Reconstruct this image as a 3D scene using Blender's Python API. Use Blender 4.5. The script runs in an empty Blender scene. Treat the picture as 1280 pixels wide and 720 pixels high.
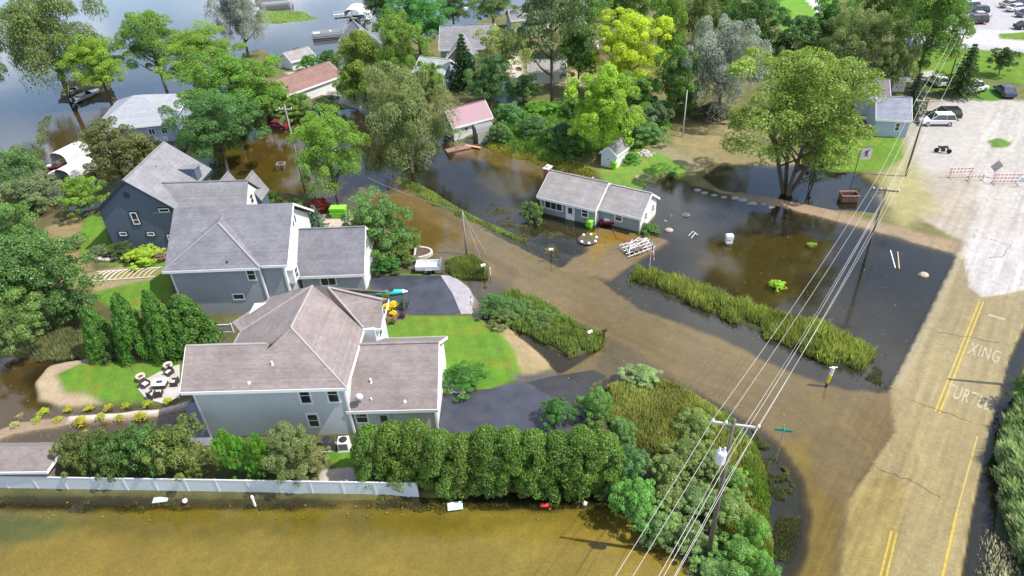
import bpy, bmesh, math, random
import numpy as np
from mathutils import Vector, Matrix
random.seed(7); np.random.seed(7)
rad=math.radians
S=bpy.context.scene
C=S.collection
# ---------------- camera ----------------
F_=870.;CX,CY,CH=640.,360.,42.
PITCH=rad(35);ROLL=rad(3)
fwd=np.array([0,math.cos(PITCH),-math.sin(PITCH)])
_r=np.array([1.,0,0]);_u=np.cross(_r,fwd)
RR=math.cos(ROLL)*_r-math.sin(ROLL)*_u; UU=math.sin(ROLL)*_r+math.cos(ROLL)*_u
cd=bpy.data.cameras.new('camera');cam=bpy.data.objects.new('camera',cd);C.objects.link(cam)
cam.matrix_world=Matrix(((RR[0],UU[0],-fwd[0],0),(RR[1],UU[1],-fwd[1],0),(RR[2],UU[2],-fwd[2],CH),(0,0,0,1)))
cd.sensor_width=36;cd.lens=36*F_/1280;cd.clip_end=6000;cd.clip_start=.5
S.camera=cam
def W(px,py,z=0.):
    d=fwd+RR*(px-CX)/F_-UU*(py-CY)/F_
    t=(z-CH)/d[2]
    return Vector((d[0]*t,d[1]*t,z))
def PX(p):
    v=np.array(p,float)-np.array([0,0,CH]);z=v@fwd
    return CX+F_*(v@RR)/z, CY-F_*(v@UU)/z, z
def top_height(px,py,ty):
    g=W(px,py);lo,hi=0,40
    for _ in range(40):
        m=(lo+hi)/2
        if PX((g.x,g.y,m))[1]>ty: lo=m
        else: hi=m
    return m
# ---------------- world, sun, exposure ----------------
SUN_EL=rad(56);SUNDIR=Vector((math.cos(SUN_EL)*math.cos(rad(-13)),math.cos(SUN_EL)*math.sin(rad(-13)),math.sin(SUN_EL)))
w=bpy.data.worlds.new('World');S.world=w;w.use_nodes=True
nt=w.node_tree;nt.nodes.clear()
def N(t,ty,**k):
    n=t.nodes.new(ty)
    for a,b in k.items():
        if a=='op': n.operation=b
        elif hasattr(n,a): setattr(n,a,b)
        else: n.inputs[a.replace('_',' ')].default_value=b
    return n
sky=N(nt,'ShaderNodeTexSky',sky_type='NISHITA',sun_disc=False,sun_elevation=SUN_EL,sun_rotation=rad(103))
sky.air_density=1.0;sky.dust_density=1.2
geo=N(nt,'ShaderNodeTexCoord')
sep=N(nt,'ShaderNodeSeparateXYZ');nt.links.new(geo.outputs['Generated'],sep.inputs[0])
zc=N(nt,'ShaderNodeMath',op='MAXIMUM');nt.links.new(sep.outputs['Z'],zc.inputs[0]);zc.inputs[1].default_value=.06
dv=N(nt,'ShaderNodeVectorMath',op='DIVIDE');nt.links.new(geo.outputs['Generated'],dv.inputs[0])
cb=N(nt,'ShaderNodeCombineXYZ')
for i in range(3): nt.links.new(zc.outputs[0],cb.inputs[i])
nt.links.new(cb.outputs[0],dv.inputs[1])
cn=N(nt,'ShaderNodeTexNoise',Scale=1.15,Detail=7.,Roughness=.58);nt.links.new(dv.outputs[0],cn.inputs['Vector'])
cr=N(nt,'ShaderNodeMapRange');cr.inputs[1].default_value=.49;cr.inputs[2].default_value=.62;nt.links.new(cn.outputs[0],cr.inputs[0])
mx=N(nt,'ShaderNodeMix',data_type='RGBA');nt.links.new(cr.outputs[0],mx.inputs[0]);nt.links.new(sky.outputs[0],mx.inputs[6]);mx.inputs[7].default_value=(7.5,7.7,8.2,1)
bg=N(nt,'ShaderNodeBackground',Strength=.15);nt.links.new(mx.outputs[2],bg.inputs[0])
wo=N(nt,'ShaderNodeOutputWorld');nt.links.new(bg.outputs[0],wo.inputs[0])
sl=bpy.data.lights.new('sun','SUN');sl.energy=3.7;sl.angle=rad(.5);sl.color=(1,.955,.88)
so=bpy.data.objects.new('sun',sl);C.objects.link(so);so.rotation_euler=SUNDIR.to_track_quat('Z','Y').to_euler()
S.view_settings.view_transform='Standard';S.view_settings.look='None';S.view_settings.gamma=1;S.view_settings.exposure=0.75
S.view_settings.use_curve_mapping=False
S.cycles.max_bounces=6;S.cycles.transparent_max_bounces=10;S.cycles.caustics_reflective=False;S.cycles.caustics_refractive=False

# ---------------- materials ----------------
_M={}
def mat(name,rgb,rough=.7,var=.12,scale=1.5,metal=0,bump=0,emit=None,kind=None,spec=None):
    if name in _M: return _M[name]
    m=bpy.data.materials.new(name);m.use_nodes=True;t=m.node_tree
    b=t.nodes['Principled BSDF'];b.inputs['Roughness'].default_value=rough;b.inputs['Metallic'].default_value=metal
    if spec is not None: b.inputs['Specular IOR Level'].default_value=spec
    co=N(t,'ShaderNodeTexCoord');n=N(t,'ShaderNodeTexNoise',Scale=scale,Detail=6.,Roughness=.62);t.links.new(co.outputs['Object'],n.inputs['Vector'])
    r=N(t,'ShaderNodeMapRange');r.inputs[1].default_value=.3;r.inputs[2].default_value=.7;r.inputs[3].default_value=1-var;r.inputs[4].default_value=1+var;t.links.new(n.outputs[0],r.inputs[0])
    fac=r.outputs[0]
    def mul(a,b_):
        q=N(t,'ShaderNodeMath',op='MULTIPLY');t.links.new(a,q.inputs[0])
        if isinstance(b_,float): q.inputs[1].default_value=b_
        else: t.links.new(b_,q.inputs[1])
        return q.outputs[0]
    if kind in('shingle','siding','boards','brick'):
        sp=N(t,'ShaderNodeSeparateXYZ');t.links.new(co.outputs['Object'],sp.inputs[0])
        step={'shingle':.095,'siding':.16,'boards':.3,'brick':.08}[kind]
        if kind=='boards':
            add=N(t,'ShaderNodeMath',op='ADD');t.links.new(sp.outputs[0],add.inputs[0]);t.links.new(sp.outputs[1],add.inputs[1]);src=add.outputs[0]
        else: src=sp.outputs[2]
        d=mul(src,1/step)
        f=N(t,'ShaderNodeMath',op='FRACT');t.links.new(d,f.inputs[0])
        if kind=='shingle':
            fl=N(t,'ShaderNodeMath',op='FLOOR');t.links.new(d,fl.inputs[0])
            wn=N(t,'ShaderNodeCombineXYZ')
            for i in (0,1):
                q=N(t,'ShaderNodeMath',op='FLOOR');t.links.new(mul(sp.outputs[i],3.),q.inputs[0]);t.links.new(q.outputs[0],wn.inputs[i])
            t.links.new(fl.outputs[0],wn.inputs[2])
            nz=N(t,'ShaderNodeTexWhiteNoise');t.links.new(wn.outputs[0],nz.inputs[0])
            r2=N(t,'ShaderNodeMapRange');r2.inputs[3].default_value=.9;r2.inputs[4].default_value=1.1;t.links.new(nz.outputs[0],r2.inputs[0])
            fac=mul(fac,r2.outputs[0])
            # whole courses differ a little
            cw=N(t,'ShaderNodeTexWhiteNoise',noise_dimensions='1D');t.links.new(fl.outputs[0],cw.inputs['W'])
            r3=N(t,'ShaderNodeMapRange');r3.inputs[3].default_value=.93;r3.inputs[4].default_value=1.07;t.links.new(cw.outputs[0],r3.inputs[0]);fac=mul(fac,r3.outputs[0])
        r4=N(t,'ShaderNodeMapRange');r4.inputs[1].default_value=0;r4.inputs[2].default_value=.16;r4.inputs[3].default_value=.58 if kind=='siding' else .72;r4.inputs[4].default_value=1;t.links.new(f.outputs[0],r4.inputs[0])
        fac=mul(fac,r4.outputs[0])
    c=N(t,'ShaderNodeMix',data_type='RGBA',blend_type='MULTIPLY');c.inputs[0].default_value=1;c.inputs[6].default_value=(*rgb,1)
    t.links.new(fac,c.inputs[7]);t.links.new(c.outputs[2],b.inputs['Base Color'])
    if bump:
        bp=N(t,'ShaderNodeBump',Strength=bump,Distance=.05);n2=N(t,'ShaderNodeTexNoise',Scale=scale*6,Detail=4.);t.links.new(co.outputs['Object'],n2.inputs['Vector']);t.links.new(n2.outputs[0],bp.inputs['Height']);t.links.new(bp.outputs[0],b.inputs['Normal'])
    _M[name]=m;return m
def leafmat(name='leaf_green',trans=.45):
    if name in _M: return _M[name]
    m=bpy.data.materials.new(name);m.use_nodes=True;t=m.node_tree;t.nodes.remove(t.nodes['Principled BSDF'])
    o=t.nodes['Material Output'];oi=N(t,'ShaderNodeObjectInfo');a=N(t,'ShaderNodeAttribute');a.attribute_name='v'
    mul=N(t,'ShaderNodeVectorMath',op='MULTIPLY');t.links.new(oi.outputs['Color'],mul.inputs[0]);t.links.new(a.outputs['Color'],mul.inputs[1])
    d=N(t,'ShaderNodeBsdfDiffuse');tr=N(t,'ShaderNodeBsdfTranslucent');g=N(t,'ShaderNodeBsdfGlossy',Roughness=.45);g.inputs[0].default_value=(.8,.85,.8,1)
    t.links.new(mul.outputs[0],d.inputs[0])
    m2=N(t,'ShaderNodeVectorMath',op='MULTIPLY');t.links.new(mul.outputs[0],m2.inputs[0]);m2.inputs[1].default_value=(1.0,1.15,.6);t.links.new(m2.outputs[0],tr.inputs[0])
    x=N(t,'ShaderNodeMixShader');x.inputs[0].default_value=trans;t.links.new(d.outputs[0],x.inputs[1]);t.links.new(tr.outputs[0],x.inputs[2])
    y=N(t,'ShaderNodeMixShader');y.inputs[0].default_value=.03;t.links.new(x.outputs[0],y.inputs[1]);t.links.new(g.outputs[0],y.inputs[2])
    t.links.new(y.outputs[0],o.inputs[0]);_M[name]=m;return m
LEAF=leafmat()
BARK=mat('bark',(.09,.07,.055),.9,.3,3)
WHITE=mat('white_trim',(.78,.78,.77),.5,.04)
GLASS=mat('window_glass',(.025,.03,.035),.06,.3,.8,spec=.9)
DARK=mat('dark_metal',(.03,.03,.033),.5,.2)
STEEL=mat('galvanised_steel',(.45,.46,.47),.4,.15,4,metal=.6)
WOOD=mat('pole_wood',(.13,.105,.085),.85,.3,2)
# ---------------- object helpers ----------------
def tag(o,label=None,cat=None,group=None,kind=None):
    if label: o['label']=label
    if cat: o['category']=cat
    if group: o['group']=group
    if kind: o['kind']=kind
    return o
def empty(name,loc,label,cat,group=None,rz=0):
    o=bpy.data.objects.new(name,None);o.empty_display_size=.3;C.objects.link(o);o.location=loc;o.rotation_euler=(0,0,rz)
    return tag(o,label,cat,group)
def link(name,me,m,parent=None,loc=None):
    o=bpy.data.objects.new(name,me);C.objects.link(o)
    if m and not me.materials: me.materials.append(m)
    if parent: o.parent=parent
    if loc is not None: o.location=loc
    return o
class MB:
    def __init__(s): s.v=[];s.f=[]
    def add(s,vs,fs):
        n=len(s.v);s.v+= [tuple(map(float,p)) for p in vs];s.f+=[tuple(i+n for i in f) for f in fs];return s
    def box(s,cx,cy,cz,sx,sy,sz,rz=0,rx=0,ry=0):
        M=Matrix.Translation((cx,cy,cz))@Matrix.Rotation(rz,4,'Z')@Matrix.Rotation(ry,4,'Y')@Matrix.Rotation(rx,4,'X')
        p=[M@Vector((x*sx/2,y*sy/2,z*sz/2)) for z in(-1,1) for x,y in((-1,-1),(1,-1),(1,1),(-1,1))]
        return s.add(p,[(3,2,1,0),(4,5,6,7),(0,1,5,4),(1,2,6,5),(2,3,7,6),(3,0,4,7)])
    def b2(s,x0,x1,y0,y1,z0,z1): return s.box((x0+x1)/2,(y0+y1)/2,(z0+z1)/2,x1-x0,y1-y0,z1-z0)
    def prism(s,pts,vec):   # planar polygon (3d points) swept along vec
        n=len(pts);a=[Vector(p) for p in pts];b=[p+Vector(vec) for p in a]
        fs=[tuple(range(n))[::-1],tuple(range(n,2*n))]+[(i,(i+1)%n,(i+1)%n+n,i+n) for i in range(n)]
        nr=(a[1]-a[0]).cross(a[2]-a[1])
        if nr.dot(Vector(vec))<0: fs=[f[::-1] for f in fs]
        return s.add(a+b,fs)
    def tube(s,pts,r,n=8,caps=True):
        pts=[Vector(p) for p in pts];k=len(pts);rs=r if isinstance(r,(list,tuple)) else [r]*k
        base=len(s.v)
        for i,p in enumerate(pts):
            t=(pts[min(i+1,k-1)]-pts[max(i-1,0)]).normalized()
            q=t.to_track_quat('Z','Y')
            for j in range(n):
                a=2*math.pi*j/n;s.v.append(tuple(p+q@Vector((rs[i]*math.cos(a),rs[i]*math.sin(a),0))))
        for i in range(k-1):
            for j in range(n):
                a=base+i*n+j;b=base+i*n+(j+1)%n;s.f.append((a,b,b+n,a+n))
        if caps: s.f.append(tuple(base+j for j in range(n))[::-1]);s.f.append(tuple(base+(k-1)*n+j for j in range(n)))
        return s
    def lathe(s,prof,n=16,c=(0,0,0)):
        base=len(s.v)
        for r,z in prof:
            for j in range(n):
                a=2*math.pi*j/n;s.v.append((c[0]+r*math.cos(a),c[1]+r*math.sin(a),c[2]+z))
        for i in range(len(prof)-1):
            for j in range(n):
                a=base+i*n+j;b=base+i*n+(j+1)%n;s.f.append((a,b,b+n,a+n))
        s.f.append(tuple(base+j for j in range(n))[::-1]);s.f.append(tuple(base+(len(prof)-1)*n+j for j in range(n)))
        return s
    def build(s,name,m,parent=None,bevel=0,smooth=False,loc=None):
        me=bpy.data.meshes.new(name);me.from_pydata(s.v,[],s.f);me.validate()
        if bevel:
            bm=bmesh.new();bm.from_mesh(me);bmesh.ops.remove_doubles(bm,verts=bm.verts,dist=1e-5)
            bmesh.ops.bevel(bm,geom=[e for e in bm.edges if len(e.link_faces)==2 and e.calc_face_angle(0)>.5],offset=bevel,segments=2,affect='EDGES');bm.to_mesh(me);bm.free()
        if smooth: 
            for p in me.polygons: p.use_smooth=True
        return link(name,me,m,parent,loc)
def bulk(name,V,vals=None,m=None):   # V (n,k,3): n separate faces of k corners
    n,k,_=V.shape;me=bpy.data.meshes.new(name)
    me.vertices.add(n*k);me.vertices.foreach_set('co',V.reshape(-1).astype(np.float32))
    me.loops.add(n*k);me.loops.foreach_set('vertex_index',np.arange(n*k,dtype=np.int32))
    me.polygons.add(n);me.polygons.foreach_set('loop_start',(np.arange(n)*k).astype(np.int32));me.polygons.foreach_set('loop_total',np.full(n,k,np.int32))
    if vals is not None:
        a=me.color_attributes.new('v','FLOAT_COLOR','POINT')
        if vals.ndim==1: vals=np.stack([vals]*3,1)
        c=np.concatenate([np.repeat(vals,k,0),np.ones((n*k,1))],1).astype(np.float32);a.data.foreach_set('color',c.reshape(-1))
    me.update(calc_edges=True);me.validate()
    if m: me.materials.append(m)
    return me
def copy_tree(o,parent=None):
    c=o.copy();C.objects.link(c)
    if parent: c.parent=parent
    for ch in o.children: copy_tree(ch,c)
    return c
# ---------------- noise (numpy) ----------------
def vnoise(x,y,sc,seed):
    r=np.random.RandomState(seed);T=r.rand(256,256)
    u=x/sc+1000;v=y/sc+1000;i=np.floor(u).astype(int);j=np.floor(v).astype(int);fu=u-i;fv=v-j
    fu=fu*fu*(3-2*fu);fv=fv*fv*(3-2*fv);g=lambda a,b:T[a%256,b%256]
    return (g(i,j)*(1-fu)+g(i+1,j)*fu)*(1-fv)+(g(i,j+1)*(1-fu)+g(i+1,j+1)*fu)*fv
def fbm(x,y,sc,seed,o=4): return sum(vnoise(x,y,sc/2**k,seed+k)*.5**k for k in range(o))/sum(.5**k for k in range(o))
def sdist(X,Y,P):   # signed distance, + inside
    n=len(P);d=np.full(X.shape,1e9);ins=np.zeros(X.shape,bool)
    for i in range(n):
        x0,y0=P[i];x1,y1=P[(i+1)%n];ex,ey=x1-x0,y1-y0;L=ex*ex+ey*ey+1e-9
        t=np.clip(((X-x0)*ex+(Y-y0)*ey)/L,0,1);d=np.minimum(d,np.hypot(X-x0-t*ex,Y-y0-t*ey))
        c=((y0>Y)!=(y1>Y))&(X<(x1-x0)*(Y-y0)/(y1-y0+1e-12)+x0);ins^=c
    return np.where(ins,d,-d)
def poly_w(p,z=0): return [tuple(W(a,b,z)[:2]) for a,b in p]
# ---------------- terrain zones (polygons given in photo pixels, unprojected to the ground) ----------------
# (polygon, height, colour, edge softness m, edge wobble m, colour noise)
OLIVE=(.05,.042,.016);LAWN=(.098,.185,.022);DRYG=(.15,.14,.06);TAN=(.30,.24,.14);BROWN=(.215,.163,.078);GOLD=(.36,.255,.07);DK=(.024,.023,.014)
Z=[
([(-400,-80),(236,-80),(228,50),(235,95),(150,112),(140,128),(50,135),(42,195),(-30,210),(-400,260)],-1.5,(.016,.022,.022),6,2,.2),
([(45,140),(150,125),(230,160),(215,185),(120,235),(70,200),(40,190)],-.3,(.13,.095,.025),2,1.5,.3),
([(-300,380),(40,440),(70,445),(30,470),(45,510),(90,512),(180,520),(90,560),(-300,590)],-.28,(.13,.09,.04),1,.5,.25),
([(-300,225),(80,262),(110,300),(90,350),(60,440),(-300,470)],-.12,(.11,.09,.035),2,1,.3),
([(0,238),(60,262),(130,268),(150,300),(110,420),(60,450),(-300,440),(-300,238)],.10,(.10,.09,.04),1.5,1,.3),
([(80,100),(140,98),(150,128),(70,130)],.1,(.10,.09,.05),1,.6,.3),
([(280,165),(380,165),(470,250),(430,262),(320,250),(270,215)],-.3,(.16,.115,.02),1.5,1,.3),
# upper land
([(300,66),(330,62),(352,84),(425,86),(470,60),(560,40),(610,22),(700,0),(760,-30),(1000,-80),(2600,-80),(2600,360),(1280,372),(1190,318),(1040,268),(960,252),(880,236),(838,216),(800,240),(750,236),(745,216),(700,206),(640,192),(620,178),(560,172),(545,150),(450,134),(400,142),(330,118),(290,110)],.28,(.13,.125,.05),1.6,1.2,.35),
([(318,12),(380,14),(398,24),(345,30),(318,30)],.04,(.10,.17,.04),1,.8,.3),
([(560,175),(620,180),(640,192),(700,206),(745,216),(740,230),(640,215),(560,190)],-.06,(.14,.10,.03),.8,.5,.3),
([(455,140),(545,150),(560,175),(545,200),(455,165)],-.7,DK,1.5,.8,.2),
([(862,150),(935,150),(955,190),(1010,200),(1010,222),(880,212),(835,190)],.12,(.20,.17,.08),1.2,1,.3),
([(905,207),(985,207),(1045,205),(1075,222),(1108,243),(1095,268),(1040,262),(970,246),(905,238),(880,222)],-.3,(.03,.032,.03),.8,.6,.2),
([(895,238),(960,246),(1040,262),(1120,284),(1203,305),(1195,318),(1110,295),(1030,274),(950,255),(890,246)],.03,(.24,.18,.115),.5,.35,.25),
([(1108,250),(1130,190),(1128,168),(1140,138),(1200,117),(1280,128),(2600,130),(2600,420),(1280,380),(1232,374),(1212,362),(1195,320),(1203,305)],.2,(.30,.265,.215),1.2,.6,.12),
([(1140,215),(1150,150),(1205,119),(1280,130),(2600,130),(2600,420),(1280,380),(1232,372),(1205,320),(1222,270),(1222,222)],.21,(.355,.33,.30),1.5,.8,.07),
([(1102,245),(1122,180),(1130,178),(1150,215),(1165,262),(1130,285)],.2,(.27,.25,.12),3,1,.2),
([(1125,60),(1190,-60),(2600,-60),(2600,95),(1270,67),(1185,61)],.22,(.34,.335,.345),.6,.1,.06),
([(1200,38),(2600,60),(2600,73),(1270,62),(1190,54)],.221,(.40,.385,.39),.6,.1,.06),
([(1248,44),(1300,40),(1300,54),(1250,50)],.3,LAWN,.4,.1,.2),
([(1120,62),(1185,62),(1270,68),(2600,96),(2600,112),(1280,108),(1230,100),(1130,108)],.26,LAWN,.8,.4,.15),
([(1120,96),(1165,90),(1178,98),(1140,108)],.26,(.33,.32,.26),.6,.3,.15),
([(1138,108),(1230,104),(1262,112),(1275,122),(1240,129),(1200,124),(1160,112)],.27,(.075,.17,.025),.7,.4,.2),
([(1030,172),(1088,158),(1128,176),(1128,200),(1100,215),(1040,214),(1000,200)],.25,LAWN,.9,.5,.15),
([(1233,178),(1248,174),(1264,180),(1260,186),(1240,187)],.24,(.09,.17,.03),.3,.1,.2),
([(955,-10),(1045,-15),(1040,30),(1000,38),(978,40),(962,20)],.3,(.11,.25,.03),1.2,.8,.12),
([(1008,2),(1020,0),(1030,18),(1023,20)],.3,(.45,.43,.4),.6,.2,.1),
([(395,92),(428,95),(458,112),(450,130),(420,118),(372,90)],.28,(.08,.17,.03),1,.5,.2),
([(355,92),(372,92),(455,128),(450,138),(425,132)],.28,(.42,.37,.31),.4,.15,.12),
([(690,88),(740,92),(755,110),(700,112)],.3,(.30,.25,.14),1,.6,.2),
([(590,72),(650,72),(655,100),(600,98)],.3,(.42,.38,.32),1,.6,.25),
([(748,214),(765,216),(790,200),(788,190),(830,190),(860,212),(850,224),(830,216),(800,238),(756,228)],.3,(.12,.22,.035),.9,.4,.15),
([(800,182),(825,176),(880,212),(868,216)],.2,(.22,.19,.11),.7,.4,.2),
# left neighbourhood island
([(100,266),(190,240),(325,236),(400,250),(455,262),(500,300),(520,340),(560,344),(592,356),(592,398),(640,428),(690,462),(722,480),(760,520),(775,612),(450,626),(-20,622),(-20,596),(90,560),(232,548),(228,508),(140,512),(80,510),(45,500),(44,478),(62,456),(105,448),(100,425),(62,340),(70,300)],.25,(.085,.085,.035),.9,.4,.3),
([(45,480),(55,460),(100,448),(120,455),(110,480),(130,507),(75,508),(52,500)],.08,(.33,.26,.17),.8,.3,.2),
([(72,470),(100,457),(228,452),(228,500),(190,506),(130,505),(105,492),(85,492)],.27,LAWN,.8,.3,.1),
([(60,285),(100,272),(110,300),(115,350),(95,380),(70,350)],.12,(.20,.155,.075),1,.5,.25),
([(100,300),(108,275),(125,268),(142,312),(218,326),(215,340),(140,335),(100,322)],.26,LAWN,.6,.3,.12),
([(110,372),(150,352),(212,336),(215,385),(160,392)],.26,LAWN,.6,.3,.12),
([(95,348),(150,335),(205,336),(190,352),(120,366)],.2,(.24,.2,.11),.7,.3,.2),
([(-20,545),(20,528),(85,520),(200,512),(238,500),(238,512),(200,522),(85,532),(20,542),(-20,556)],.03,(.25,.19,.13),.3,.1,.15),
([(85,523),(200,514),(238,503),(238,509),(200,519),(85,529)],.3,(.46,.40,.34),.1,.03,.1),
([(478,398),(592,398),(626,412),(650,448),(662,470),(612,490),(560,492),(478,445)],.27,LAWN,.6,.2,.1),
([(598,400),(625,402),(668,436),(690,462),(655,472),(645,440),(625,415)],.1,(.28,.22,.12),.7,.4,.2),
([(478,380),(510,380),(512,396),(500,404),(478,412)],.3,(.16,.10,.075),.15,.05,.2),
([(405,570),(440,558),(450,595),(430,600)],.27,LAWN,.3,.1,.1),
([(400,590),(440,588),(450,612),(400,612)],.28,(.42,.36,.3),.2,.1,.15),
([(340,272),(395,270),(440,272),(436,290),(395,292),(345,285)],.27,(.45,.38,.31),.3,.1,.1),
([(110,318),(210,320),(210,330),(120,331)],.3,(.06,.045,.035),.2,.1,.3),
([(498,345),(545,343),(550,350),(498,350)],.2,(.09,.17,.03),.3,.2,.2),
# shallows
([(-400,634),(-20,634),(200,636),(420,632),(620,632),(770,636),(800,652),(880,700),(960,715),(1000,760),(1000,1100),(-400,1100)],-.13,(.30,.24,.055),1.2,.6,.2),
([(-400,640),(60,638),(330,636),(560,636),(740,640),(600,668),(240,672),(0,660),(-400,690)],-.18,(.22,.19,.025),2.2,1.2,.2),
([(-300,640),(0,640),(110,648),(60,668),(-40,690),(-300,700)],-.2,(.15,.19,.06),1.8,.6,.3),
([(440,236),(478,222),(500,224),(560,262),(640,302),(705,334),(752,348),(772,366),(870,406),(960,437),(1030,475),(1100,489),(1120,470),(1118,540),(1062,622),(1046,760),(985,760),(1008,690),(1014,640),(1002,595),(975,556),(930,520),(880,492),(830,468),(770,466),(742,482),(700,466),(756,432),(700,401),(640,374),(600,362),(602,345),(565,330),(530,330),(500,298),(468,262)],-.13,BROWN,.35,.18,.14),
([(440,236),(480,250),(560,290),(640,336),(640,372),(600,362),(602,345),(565,330),(530,330),(500,298),(468,262)],-.2,(.20,.145,.055),1.2,.8,.2),
([(525,320),(560,326),(604,343),(640,360),(660,385),(600,362),(602,345),(560,340)],-.3,(.10,.085,.075),1.2,.6,.2),
([(698,336),(722,316),(745,283),(800,284),(838,300),(762,349)],-.12,(.26,.19,.10),.25,.1,.15),
([(738,330),(735,315),(750,290),(798,290),(760,312)],-.16,(.36,.225,.03),.8,.5,.2),
([(1010,540),(1020,600),(1050,640),(1040,760),(975,760),(1008,690),(1014,640),(1002,595),(978,552)],-.18,(.28,.21,.05),1,.4,.12),
([(735,410),(756,436),(740,470),(770,470),(840,470),(800,440)],-.17,(.17,.14,.10),.9,.4,.15),
([(640,470),(700,466),(745,484),(760,520),(700,540),(690,500)],-.08,(.12,.115,.115),.4,.2,.15),
# ponds beds, two patches with tree reflections painted in
([(765,350),(842,306),(838,262),(870,236),(960,258),(1030,276),(1110,299),(1192,322),(1108,486),(1060,482),(1000,466),(900,420),(800,384)],-.75,(.018,.02,.018),1,.4,.2),
([(905,285),(1010,290),(1050,300),(1010,365),(960,385),(890,350),(870,310)],-.35,(.12,.10,.022),2.,1.6,.3),  # olive of the mirrored trees painted into the bed colour
([(560,200),(640,215),(700,235),(672,262),(670,282),(715,300),(735,312),(712,322),(640,292),(580,262),(520,232),(505,215)],-.6,(.028,.028,.018),1,.5,.25),
([(600,205),(670,220),(660,240),(620,245),(590,225)],-.3,(.13,.105,.025),1.5,1,.3),  # tree reflection painted here too, as an olive bed colour
([(675,266),(745,284),(730,312),(700,300),(660,288)],-.25,(.06,.055,.03),.8,.4,.25),
# weedy banks
([(496,219),(530,232),(580,262),(655,298),(648,303),(580,274),(515,240),(490,226)],.04,(.10,.10,.04),.4,.3,.3),
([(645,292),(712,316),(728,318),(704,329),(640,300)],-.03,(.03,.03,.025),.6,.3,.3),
([(603,372),(640,362),(680,376),(712,398),(762,420),(752,434),(712,448),(660,420),(608,392)],.05,(.07,.07,.035),.4,.3,.3),
([(556,324),(588,318),(612,330),(612,344),(570,349),(554,342)],.05,(.09,.07,.04),.3,.2,.3),
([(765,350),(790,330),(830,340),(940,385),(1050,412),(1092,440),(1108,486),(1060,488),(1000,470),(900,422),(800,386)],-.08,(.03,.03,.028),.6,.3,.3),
([(785,338),(830,340),(940,385),(1050,412),(1088,436),(1085,465),(1040,455),(940,412),(830,368)],.04,(.05,.055,.025),.5,.2,.3),
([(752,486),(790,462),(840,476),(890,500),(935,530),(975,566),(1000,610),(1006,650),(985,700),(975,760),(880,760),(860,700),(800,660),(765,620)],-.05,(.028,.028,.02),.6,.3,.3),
([(755,488),(800,470),(840,480),(905,520),(945,570),(955,640),(965,760),(890,760),(850,700),(790,650),(768,610)],.07,(.06,.06,.03),.6,.3,.3),
# main road, submerged then dry
([(1046,760),(1062,622),(1118,540),(1113,482),(1160,392),(1195,322),(1232,330),(1300,330),(1294,380),(1262,450),(1238,540),(1216,640),(1198,760)],-.055,(.355,.295,.155),.15,.06,.06),
([(1046,760),(1062,622),(1090,590),(1130,600),(1120,680),(1090,760)],-.08,(.37,.30,.12),.8,.4,.12),
([(1228,370),(1290,360),(1300,300),(1215,300),(1205,330),(1212,358)],.1,(.38,.36,.34),.5,.3,.06),
([(1113,482),(1130,478),(1200,330),(1195,318)],-.02,(.36,.30,.19),.2,.1,.15),
([(1300,372),(1330,372),(1400,760),(1199,760),(1217,640),(1239,540),(1264,450)],-.2,(.03,.032,.036),.35,.2,.25),
([(1300,400),(1400,400),(1500,760),(1225,760),(1245,640),(1250,560),(1268,470)],.05,(.05,.055,.03),.4,.2,.3),
]
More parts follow.
